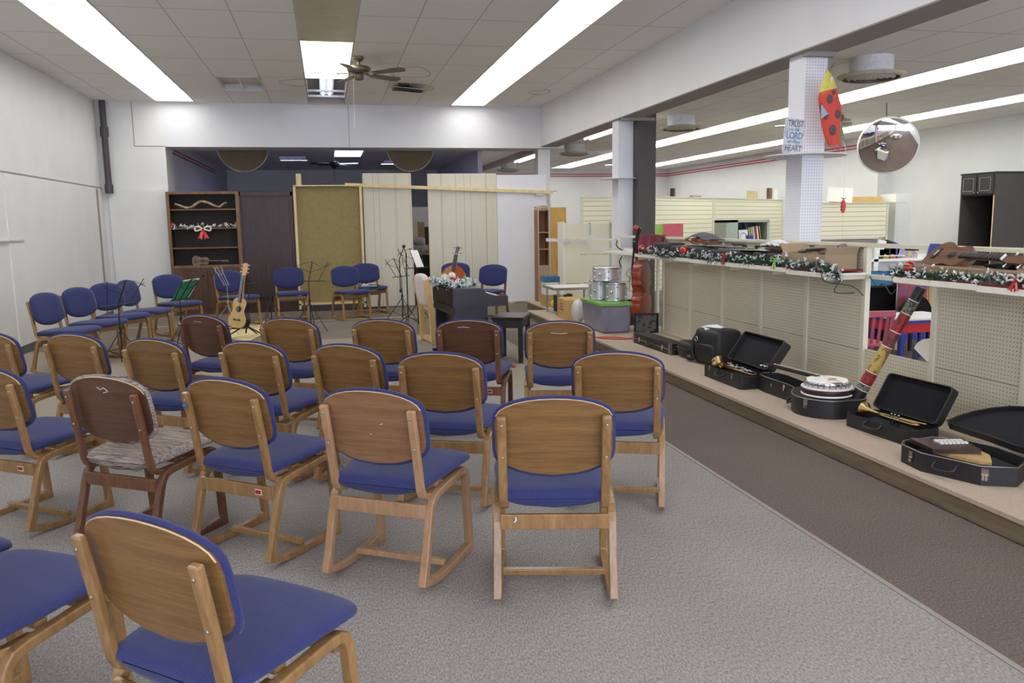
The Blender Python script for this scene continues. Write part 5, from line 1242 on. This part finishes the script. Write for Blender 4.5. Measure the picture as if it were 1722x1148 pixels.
for x, y, lab, m in ((6.61, 10.35, 'ceiling fan in the side room half hidden by the near pillar', 'satin_black'), (6.76, 18.0, 'distant ceiling fan in the side room behind the middle pillar', 'off_white_metal')):
    t = thing('ceiling_fan', lab, 'ceiling fan', (x, y, 3.0))
    MB().tube([(0, 0, 0), (0, 0, -.22)], .016, 8).build('rod', M['off_white_metal'], t)
    MB().lathe([(.03, -.18), (.10, -.20), (.11, -.26), (.06, -.30)], n=20).build('motor_housing', M['bronze'], t)
    for a in (0, 72, 144, 216, 288): MB(Matrix.Rotation(math.radians(a), 4, 'Z')).prism([(.12, -.05), (.52, -.06), (.55, 0), (.52, .06), (.12, .05)], -.004, .004, Matrix.Translation((0, 0, -.27)) @ Matrix.Rotation(-.2, 4, 'X')).build('blade', M[m], t)
for x, y, lab in ((-1.42, 15.95, 'tan round dish hanging behind the opening above the mahogany panel'), (1.62, 15.95, 'tan round dish hanging behind the opening above the gap')):
    t = thing('hanging_dish', lab, 'dish', (x, y, 2.98))
    Rx = Matrix.Rotation(PI/2+.05, 4, 'X')
    MB().lathe([(0, -.10), (.2, -.08), (.36, -.04), (.44, 0)], (0, 0, -.08), 36, Rx, cap=False).build('dish', M['tantray'], t)
    MB().tube([tuple(Matrix.Translation((0, 0, -.08)) @ Rx @ Vector((.445*math.cos(a), .445*math.sin(a), 0))) for a in [2*PI*i/48 for i in range(48)]], .007, 6, True).build('rim', M['off_white_metal'], t)
# dome mirror of the side room
t = thing('dome_mirror', 'round convex security mirror hanging from the side room ceiling', 'mirror', (7.55, 10.1, 3.0))
mc = Vector((-.02, -.05, -.585)); aim = Vector((-.85, -1.55, -.66)).normalized()
Q = aim.to_track_quat('Z', 'Y').to_matrix().to_4x4(); RR = .385
MB().tube([(0, .05, 0), (0, .03, -.30), (0, 0, -.36)], .007, 8).build('rod', M['grey_base'], t)
pr = [(RR*math.sin(a)/math.sin(.42), (RR/math.sin(.42))*(math.cos(a)-math.cos(.42))) for a in [.42*(1-i/14) for i in range(15)]]
MB().lathe([(r, z) for r, z in pr], tuple(mc), 64, Q, cap=False).build('mirror_face', M['mirror'], t)
MB().lathe([(RR-.004, .004), (RR+.010, .002), (RR+.010, -.02), (RR-.02, -.03), (.02, -.05)], tuple(mc), 64, Q).build('rim', M['white_p'], t)
MB().ball(tuple(mc+Q.to_3x3() @ Vector((-RR*.9, -RR*.2, 0))), .014, 8).build('fixing', M['black'], t)
# round shelf on the near pillar with the sign
t = thing('round_shelf', 'white round shelf ringing the near pegboard pillar', 'shelf', (4.09, 6.55, 1.985))
MB().lathe([(.001, 0), (.34, 0), (.345, .006), (.34, .012), (.001, .012)], n=48).build('disc', M['off_white_metal'], t)
t = thing('round_shelf', 'small white round shelf on the middle pillar', 'shelf', (3.99, 10.98, 2.03))
MB().lathe([(.001, 0), (.26, 0), (.265, .006), (.26, .012), (.001, .012)], n=40).build('disc', M['off_white_metal'], t)
t = thing('round_shelf', 'small pale round shelf on the farthest pillar', 'shelf', (4.05, 15.2, 2.03))
MB().lathe([(.001, 0), (.24, 0), (.24, .012), (.001, .012)], n=40).build('disc', M['cream_metal'], t)
# lettered plaque
dn = bpy.context.evaluated_depsgraph_get
pq_M = frame_yz((3.885, 6.415, 2.002), (.10, .0, 1), (-.25, -1, .05))
t = thing('lettered_plaque', 'grey weathered plaque with blue and dark lettering leaning on the round shelf', 'sign', M=pq_M)
MB().bx(-.085, .085, 0, .285, -.012, 0).build('board', band('weathered_board', (196, 200, 204), (166, 172, 178), 14), t)
MB().bx(-.087, .087, -.001, .286, -.016, -.012).bx(.083, .088, -.001, .286, -.016, .001).build('edge', M['paper'], t)
def text(s, size, x, y, m, par, name='lettering', squeeze=1.0, z=.001):
    cu = bpy.data.curves.new(name, 'FONT'); cu.body = s; cu.size = size; cu.align_x = 'CENTER'; cu.extrude = .0006; cu.space_character = .92
    ob = bpy.data.objects.new('tmp_text', cu); COL.objects.link(ob)
    me = bpy.data.meshes.new_from_object(ob.evaluated_get(bpy.context.evaluated_depsgraph_get()))
    bpy.data.objects.remove(ob)
    me.transform(Matrix.Translation((x, y, z)) @ Matrix.Diagonal((squeeze, 1, 1, 1)))
    me.materials.clear(); me.materials.append(m)
    o = bpy.data.objects.new(name, me); COL.objects.link(o); o.parent = par; return o
inkd = plain('ink_dark', (70, 74, 84), .7); inkb = plain('ink_blue', (52, 104, 150), .7)
text('TRUST', .072, .0, .222, inkd, t, squeeze=.66); text('in the', .036, 0, .186, inkb, t, squeeze=.9)
text('LORD', .078, .0, .122, inkb, t, squeeze=.70); text('with all your', .032, 0, .088, inkb, t, squeeze=.78)
text('HEART', .072, .0, .020, inkd, t, squeeze=.66)
# ladybird windsock
t = thing('windsock', 'red spotted ladybird windsock with yellow head hanging beside the near pillar', 'windsock', (4.125, 6.22, 2.66))
def sockf(u, v):
    a = u*2*PI; wdt = [.01, .055, .078, .09, .095, .095, .08, .07, .045][min(8, int(v*8))]
    w2 = [.01, .055, .078, .09, .095, .095, .08, .07, .045][min(8, int(v*8)+1)]; q = v*8-int(v*8); w_ = wdt*(1-q)+w2*q
    return (-.075+.095*v+w_*math.cos(a)+.006*math.sin(v*14), .045*math.sin(a)*w_/.09, -.02-.58*v+.02*math.cos(a))
bd = MB().grid(lambda u, v: sockf(u, .22+.78*v), 20, 16).build('body', M['bug_red'], t)
MB().grid(lambda u, v: sockf(u, .28*v), 20, 6).build('head', M['bug_yellow'], t)
for v, u, r in ((.38, .72, .036), (.60, .80, .036), (.58, .62, .034), (.80, .72, .042), (.30, .80, .022), (.44, .56, .024), (.66, .93, .03)):
    c = Vector(sockf(u, v)); MB().ball((c.x, c.y-.003, c.z), (r*.75, .006, r), 14).build('spot', M['bug_black'], bd)
MB().add([(.02,-.01,-.30),(.065,-.012,-.40),(.115,-.012,-.56),(.05,-.01,-.60),(.03,-.01,-.5)], [(0,1,2,3,4)]).build('tail', M['bug_green'], t, thick=.003)
MB().add([(-.13,-.03,-.28),(-.075,-.05,-.36),(-.13,-.04,-.40)], [(0,1,2)]).build('wing_edge', plain('windsock_blue', (150, 170, 190), .7), t, thick=.003)
for dx in (.0, .05): MB().add([(dx+.0,-.01,-.56),(dx+.045,-.01,-.56),(dx+.02,-.01,-.66)], [(0,1,2)]).build('streamer', M['bug_red'], t, thick=.003)
MB().ball((-.045, -.035, -.085), (.014, .006, .018), 10).build('eye', M['paper'], t)
MB().tube([(0, 0, .05), (-.055, 0, -.02)], .002, 4).build('string', M['black'], t)
t = thing('hanging_toy', 'small red ladybird toy on a long string right of the pillar', 'toy', (4.245, 6.2, 2.05))
MB().tube([(-.03, 0, .04), (0, 0, -.02), (.0, 0, -.43)], .002, 5).build('string', M['paper'], t)
MB().ball((.0, 0, -.50), (.024, .016, .058), 12, noise=.05).build('body', M['bug_red'], t)
for z in (-.47, -.50, -.53): MB().ball((-.022, -.006, z), .008, 8).build('spot', M['bug_black'], t)
MB().tube([(.02, 0, -.43), (0, 0, -.44), (-.02, 0, -.43)], .004, 5).build('antenna', M['black'], t)
MB().tube([(.005, 0, -.56), (.0, 0, -.80)], .0015, 4).build('tail_string', M['yellow_p'], t)
# ------------------------------------------------------------------ side room furniture
def slatunit(name, label, p, q, z0, z1, cap=True, tag_cat='slatwall'):
    d = Vector(q)-Vector(p); L = d.length; a = math.atan2(d.y, d.x)
    t = thing(name, label, tag_cat, (p[0], p[1], 0), a, 'cream slatwall units of the side room')
    MB().bx(.02, L-.02, -.012, .012, z0, z1).build('slat_panel', M['slat'], t)
    MB().bx(0, .03, -.03, .03, 0, z1+.01).build('end_post', M['cream_metal'], t); MB().bx(L-.03, L, -.03, .03, 0, z1+.01).build('end_post', M['cream_metal'], t)
    MB().bx(0, L, -.03, .03, z1, z1+.015).build('cap', M['cream_metal'], t)
    return t
slatunit('slatwall_unit', 'cream slatwall partition right of the dark column', (5.15, 12.65), (6.78, 13.75), .3, 1.83)
slatunit('slatwall_unit', 'cream slatwall partition behind the grey open cabinet', (6.80, 13.78), (9.25, 15.6), .3, 1.83)
slatunit('slatwall_unit', 'cream slatwall piece glimpsed left of the middle pillar', (3.93, 12.55), (4.9, 12.62), .9, 1.83)
su = slatunit('slatwall_unit', 'cream slatwall unit right of the near pillar below the small toy', (7.78, 12.0), (9.04, 12.0), 1.13, 1.68)
MB().bx(0, 1.6, 0, .92, 1.675, 1.695).build('top_shelf', M['cream_metal'], su)
tag(MB().bx(7.8, 9.0, 12.02, 12.5, 1.03, 1.09).bx(7.8, 7.85, 12.05, 12.5, 0, 1.03).bx(8.95, 9.0, 12.05, 12.5, 0, 1.03).build('side_counter', M['soffit']), 'grey counter under the slatwall unit right of the near pillar', 'counter')
tag(MB().bx(8.55, 9.34, 12.55, 12.9, 1.696, 1.80).build('carton', M['card_in']), 'long tan carton on top of the right slatwall unit', 'box')
tag(MB().box((8.42, 12.4, 1.835), (.50, .02, .24), (0, .05, .1)).build('white_board', M['paper']), 'tilted white board on top of the right slatwall unit', 'board')
tag(MB().bx(9.42, 9.72, 12.3, 12.7, 0, 1.84).build('white_locker', M['white_p']), 'white locker at the right end of the slatwall unit', 'locker')
for i, (x, y, w_, h, m, lab) in enumerate(((5.7, 13.05, .06, .14, 'oak_case', 'small brown frame on top of the left slatwall partition'), (8.1, 14.75, .34, .15, 'pine', 'pale stack of boards on the slatwall behind the grey cabinet'), (8.75, 15.25, .12, .22, 'oak_edge', 'brown board standing on the slatwall beside the near pillar'), (8.95, 15.4, .18, .20, 'paper', 'white carton on the slatwall left of the near pillar'), (6.3, 13.45, .30, .03, 'card', 'flat brown box on top of the left slatwall partition'))):
    tag(MB().box((x, y, 1.845+h/2), (w_, .06, h), (0, 0, .6)).build('stored_item', M[m]), lab, 'board')
t = thing('open_cabinet', 'grey green open cabinet holding a row of books', 'cabinet', (6.05, 11.8, 0))
MB().bx(0, .20, 0, .4, 0, 1.445).bx(.0, .74, 0, .4, 1.405, 1.445).bx(.70, .74, 0, .4, 0, 1.42).build('carcass', M['grey_green'], t)
MB().bx(.20, .70, .38, .40, 0, 1.41).build('back', M['teal_edge'], t); MB().bx(.20, .70, 0, .38, 1.10, 1.12).build('shelf', M['grey_green'], t)
bkc = [('yellow_p', .012, .22, 0), ('paper', .15, .16, .06), ('blue_deep', .12, .08, 0), ('slateblue', .02, .22, .3), ('blue_p', .025, .21, .28), ('yellow_p', .02, .20, .25), ('grey_green', .03, .20, .2), ('paper', .02, .21, .2), ('orn_red', .018, .21, .2), ('paper', .025, .22, .2), ('brass', .018, .22, .22)]
names = ['thin yellow book at the left end of the grey cabinet', 'white book with a round drawing in the grey cabinet', 'dark blue book lying flat in the grey cabinet', 'slate book leaning in the grey cabinet', 'mid blue book leaning in the grey cabinet', 'yellow book leaning in the grey cabinet', 'pale green book in the grey cabinet', 'first white spine beside the red book in the grey cabinet', 'red spined book in the grey cabinet', 'thick white book right of the red one in the grey cabinet', 'tan book at the right end of the grey cabinet']
xx = [6.27, 6.35, 6.46, 6.44, 6.475, 6.51, 6.545, 6.58, 6.61, 6.645, 6.685]
for (m, w_, h, a), x, nm in zip(bkc, xx, names):
    z0 = 1.125 + (.10 if m == 'slateblue' else 0)
    b = thing('book', nm, 'book', (x, 11.86 if h < .2 else 11.95, z0), 0, 'books in the grey green cabinet')
    MB().box((0, 0, h/2*math.cos(a)+w_*.3*abs(a)), (w_, .10 if h >= .1 else .1, h), (0, -a*.8, 0)).build('cover', M[m], b)
    if m == 'paper' and w_ > .1: MB().tube([(-.05, -.052, .02), (-.05, -.052, .10), (0, -.052, .12), (.04, -.052, .10), (.04, -.052, .03)], .004, 5).build('drawing', M['blue_deep'], b)
t = thing('tall_cabinet', 'tall black cabinet with two upper doors and an open niche', 'cabinet', (10.0, 10.81, 0))
MB().bx(0, .60, 0, .02, 0, 2.09).bx(0, .60, .68, .70, 0, 2.09).build('side_panel', M['pillar_dark'], t)
MB().bx(-.01, .61, -.01, .71, 2.09, 2.115).build('top', M['black'], t); MB().bx(.02, .60, .02, .68, 1.76, 2.09).build('upper_box', M['black'], t)
MB().bx(.55, .60, .02, .68, 0, 1.76).build('back', M['velvet'], t)
for i, (y0, y1) in enumerate(((.02, .34), (.36, .68))):
    d = MB().bx(-.02, 0, y0, y1, 1.78, 2.08).build('door', M['blackwood'], t, bevel=.004)
    MB().bx(-.024, -.02, y0+.05, y1-.05, 1.83, 1.838).bx(-.024, -.02, y0+.05, y1-.05, 2.03, 2.036).bx(-.024, -.02, y0+.05, y0+.056, 1.83, 2.03).bx(-.024, -.02, y1-.056, y1-.05, 1.83, 2.03).build('moulding', M['soffit'], d)
    MB().ball((-.03, .31 if i == 0 else .39, 1.81), .010, 10).build('knob', M['steel'], d)
MB().bx(-.004, .001, .0, .018, 0, 1.76).build('edge_strip', M['pine'], t)
# things seen through the gap between the counters
def kids_chair(x, y, rz, m, label):
    t = thing('childs_chair', label, 'chair', (x, y, 0), rz)
    MB().bx(-.17, .17, -.17, .17, .26, .29).build('seat', m, t, bevel=.006)
    for sx in (-1, 1):
        MB().bar([(sx*.155, -.15, 0), (sx*.155, -.15, .28), (sx*.165, -.20, .56)], .035, .03).build('rear_leg', m, t); MB().bx(sx*.155-.017, sx*.155+.017, .13, .165, 0, .27).build('front_leg', m, t)
    MB().box((0, -.20, .57), (.39, .03, .06)).build('top_rail', m, t, bevel=.006)
    for k in range(5): MB().bar([((k-2)*.062, -.155, .29), ((k-2)*.066, -.195, .55)], .028, .012).build('slat', m, t)
    return t
kids_chair(4.93, 6.80, math.radians(-10), M['pink_p'], 'small rose pink slatted chair seen through the gap')
kids_chair(5.44, 6.38, math.radians(12), M['slateblue'], 'small slate blue slatted chair seen through the gap')
t = thing('childs_table', 'small red table with a white and blue top seen through the gap', 'table', (5.66, 7.05, 0))
MB().bx(-.30, .35, -.22, .3, .46, .48).build('tabletop', M['white_p'], t); MB().bx(-.29, .34, -.21, .29, .43, .46).build('blue_band', M['blue_deep'], t); MB().bx(-.28, .33, -.20, .28, .34, .43).build('apron', M['red_p'], t)
for x in (-.26, .31):
    for y in (-.18, .26): MB().bx(x-.02, x+.02, y-.02, y+.02, 0, .34).build('leg', M['blue_deep'], t)
t = thing('desk', 'brown topped desk with blue trays behind the gap', 'desk', (6.15, 8.10, 0))
MB().bx(-.62, .75, -.3, .3, .70, .73).build('desktop', M['oak_case'], t); MB().bx(-.62, -.1, -.28, -.26, .05, .70).build('black_panel', M['velvet'], t)
MB().bx(-.10, -.06, -.30, .28, 0, .70).build('leg', M['cream_metal'], t); MB().bx(-.06, .75, -.27, -.25, .45, .70).build('modesty_panel', M['yellowoak'], t); MB().bx(.0, .75, .0, .02, .05, .45).build('lower_panel', M['blue_deep'], t)
def bin_(x, y, z, w_, h, m, lab, nm='storage_tray'):
    t = thing(nm, lab, 'tray', (x, y, z)); MB().tray(boxout(-w_/2, w_/2, -.12, .12), h, .006).build('tray', m, t)
    MB().ball((0, 0, h*.7), (w_*.38, .08, .03), 10, noise=.2).build('contents', M['paper'], t)
bin_(5.74, 7.82, .731, .34, .14, M['blue_p'], 'teal blue tray of small things on the brown desk')
bin_(6.22, 7.86, .731, .42, .13, M['blue_deep'], 'royal blue tray on the brown desk')
t = thing('book_shelf', 'low white shelf unit with picture books behind the counter gap', 'bookcase', (6.60, 8.6, 0))
MB().bx(-.42, .5, 0, .3, .93, .96).build('shelf', M['white_p'], t); MB().bx(-.27, -.21, 0, .3, 0, 1.12).build('side_panel', M['white_p'], t); MB().bx(.48, .5, 0, .3, 0, 1.0).build('side_panel', M['white_p'], t)
MB().bx(-.27, .5, .28, .3, 0, 1.08).build('back', M['white_p'], t); MB().bx(-.21, .15, .0, .3, .99, 1.0).build('upper_shelf', M['white_p'], t); MB().bx(-.20, -.13, .02, .26, .961, .989).build('dark_box', M['oak_case'], t)
for x, z, w_, h, a, m, lab in ((6.46, 1.001, .12, .18, .25, 'paper', 'white picture book tilted on the low white shelf'), (6.56, 1.001, .12, .17, .3, 'black', 'black picture book tilted on the low white shelf'), (6.66, 1.001, .10, .14, .3, 'blue_deep', 'navy picture book tilted on the low white shelf'), (6.88, 1.05, .2, .05, .05, 'card', 'brown book lying on the low white shelf'), (6.50, .962, .13, .11, 0, 'yellow_p', 'yellow framed card on the low white shelf'), (6.62, .962, .07, .13, 0, 'cloth_orange', 'orange card on the low white shelf'), (6.82, .962, .28, .14, 0, 'lilac', 'lilac box with gold print on the low white shelf')):
    if m == 'cloth_orange' and m not in M: M[m] = plain('soft_orange', (226, 132, 104), .6)
    if m == 'lilac' and m not in M: M[m] = band('lilac_gold', (150, 136, 176), (206, 180, 96), 22)
    tag(MB().box((x, 8.66, z+h/2), (w_, .03, h), (0, a, 0)).build('picture_book', M[m]), lab, 'book')
t = thing('patterned_hanging', 'red and blue patterned cloth hanging behind the gap', 'cloth', (6.16, 7.64, 0))
MB().grid(lambda u, v: (-.22+.36*u, .01*math.sin(u*20), .46+.42*v), 20, 10).build('cloth', band('flag_print', (168, 56, 60), (70, 80, 150), 26), t, thick=.004)
MB().tube([(-.24, 0, .89), (.16, 0, .89)], .008, 6).build('rail', M['steel'], t); MB().tube([(-.24, 0, 0), (-.24, 0, .9)], .01, 6).tube([(.16, 0, 0), (.16, 0, .9)], .01, 6).build('post', M['steel'], t)
t = thing('dark_chair', 'black round backed seat behind the red childs table', 'chair', (6.0, 7.44, 0)); MB().prism([(.2*math.cos(a), .38+.26*math.sin(a)) for a in [PI*i/14 for i in range(15)]], -.02, .02, Matrix.Rotation(PI/2, 4, 'X')).build('backrest', M['velvet'], t)
MB().bx(-.2, .2, -.02, .3, .33, .38).build('seat', M['velvet'], t)
for x in (-.17, .17):
    for y in (.0, .27): MB().bx(x-.015, x+.015, y-.015, y+.015, 0, .34).build('leg', M['black'], t)
t = thing('paddle_fan', 'cream quarter round wooden piece standing in the counter gap', 'wooden piece', (4.02, 4.83, .46))
MB().prism([(0, 0)]+[(.16*math.cos(a)-.0, .16*math.sin(a)) for a in [PI*.5*i/10+.5 for i in range(11)]], -.008, .008, frame((0, 0, 0), (0, 1, 0), (0, 0, 1))).build('blade', M['shelf_white'], t)
MB().tube([(0, 0, 0), (0, 0, -.46)], .006, 6).build('stick', M['black'], t)
# round table with folding chairs, seen in the mirror
t = thing('round_table', 'white round table in the side room, visible only in the dome mirror', 'table', (6.4, 3.2, 0))
MB().lathe([(.001, .72), (.75, .72), (.76, .735), (.75, .75), (.001, .75)], n=40).build('tabletop', M['white_p'], t)
for a in range(4): MB().tube([(.45*math.cos(a*PI/2), .45*math.sin(a*PI/2), 0), (.4*math.cos(a*PI/2), .4*math.sin(a*PI/2), .72)], .014, 8).build('leg', M['steel'], t)
def fchair():
    t = thing('folding_chair', 'beige', 'chair')
    MB().bx(-.2, .2, -.2, .2, .43, .45).build('seat', M['cream_metal'], t); MB().bx(-.2, .2, -.24, -.22, .62, .84).build('backrest', M['cream_metal'], t)
    for s in (-1, 1):
        MB().tube([(s*.21, .2, 0), (s*.21, -.24, .85)], .012, 6).build('front_leg', M['cream_metal'], t); MB().tube([(s*.21, -.24, 0), (s*.21, .14, .44)], .012, 6).build('rear_leg', M['cream_metal'], t)
    return t
fc = fchair()
for i, a in enumerate((80, 30, 150, 200, -30)):
    o = fc if i == 0 else copy_tree(fc); an = math.radians(a)
    o.location = (6.4+1.05*math.cos(an), 3.2+1.05*math.sin(an), 0); o.rotation_euler = (0, 0, an+PI/2)
    tag(o, 'beige folding chair around the white round table in the dome mirror', 'chair', 'folding chairs around the mirrored table')
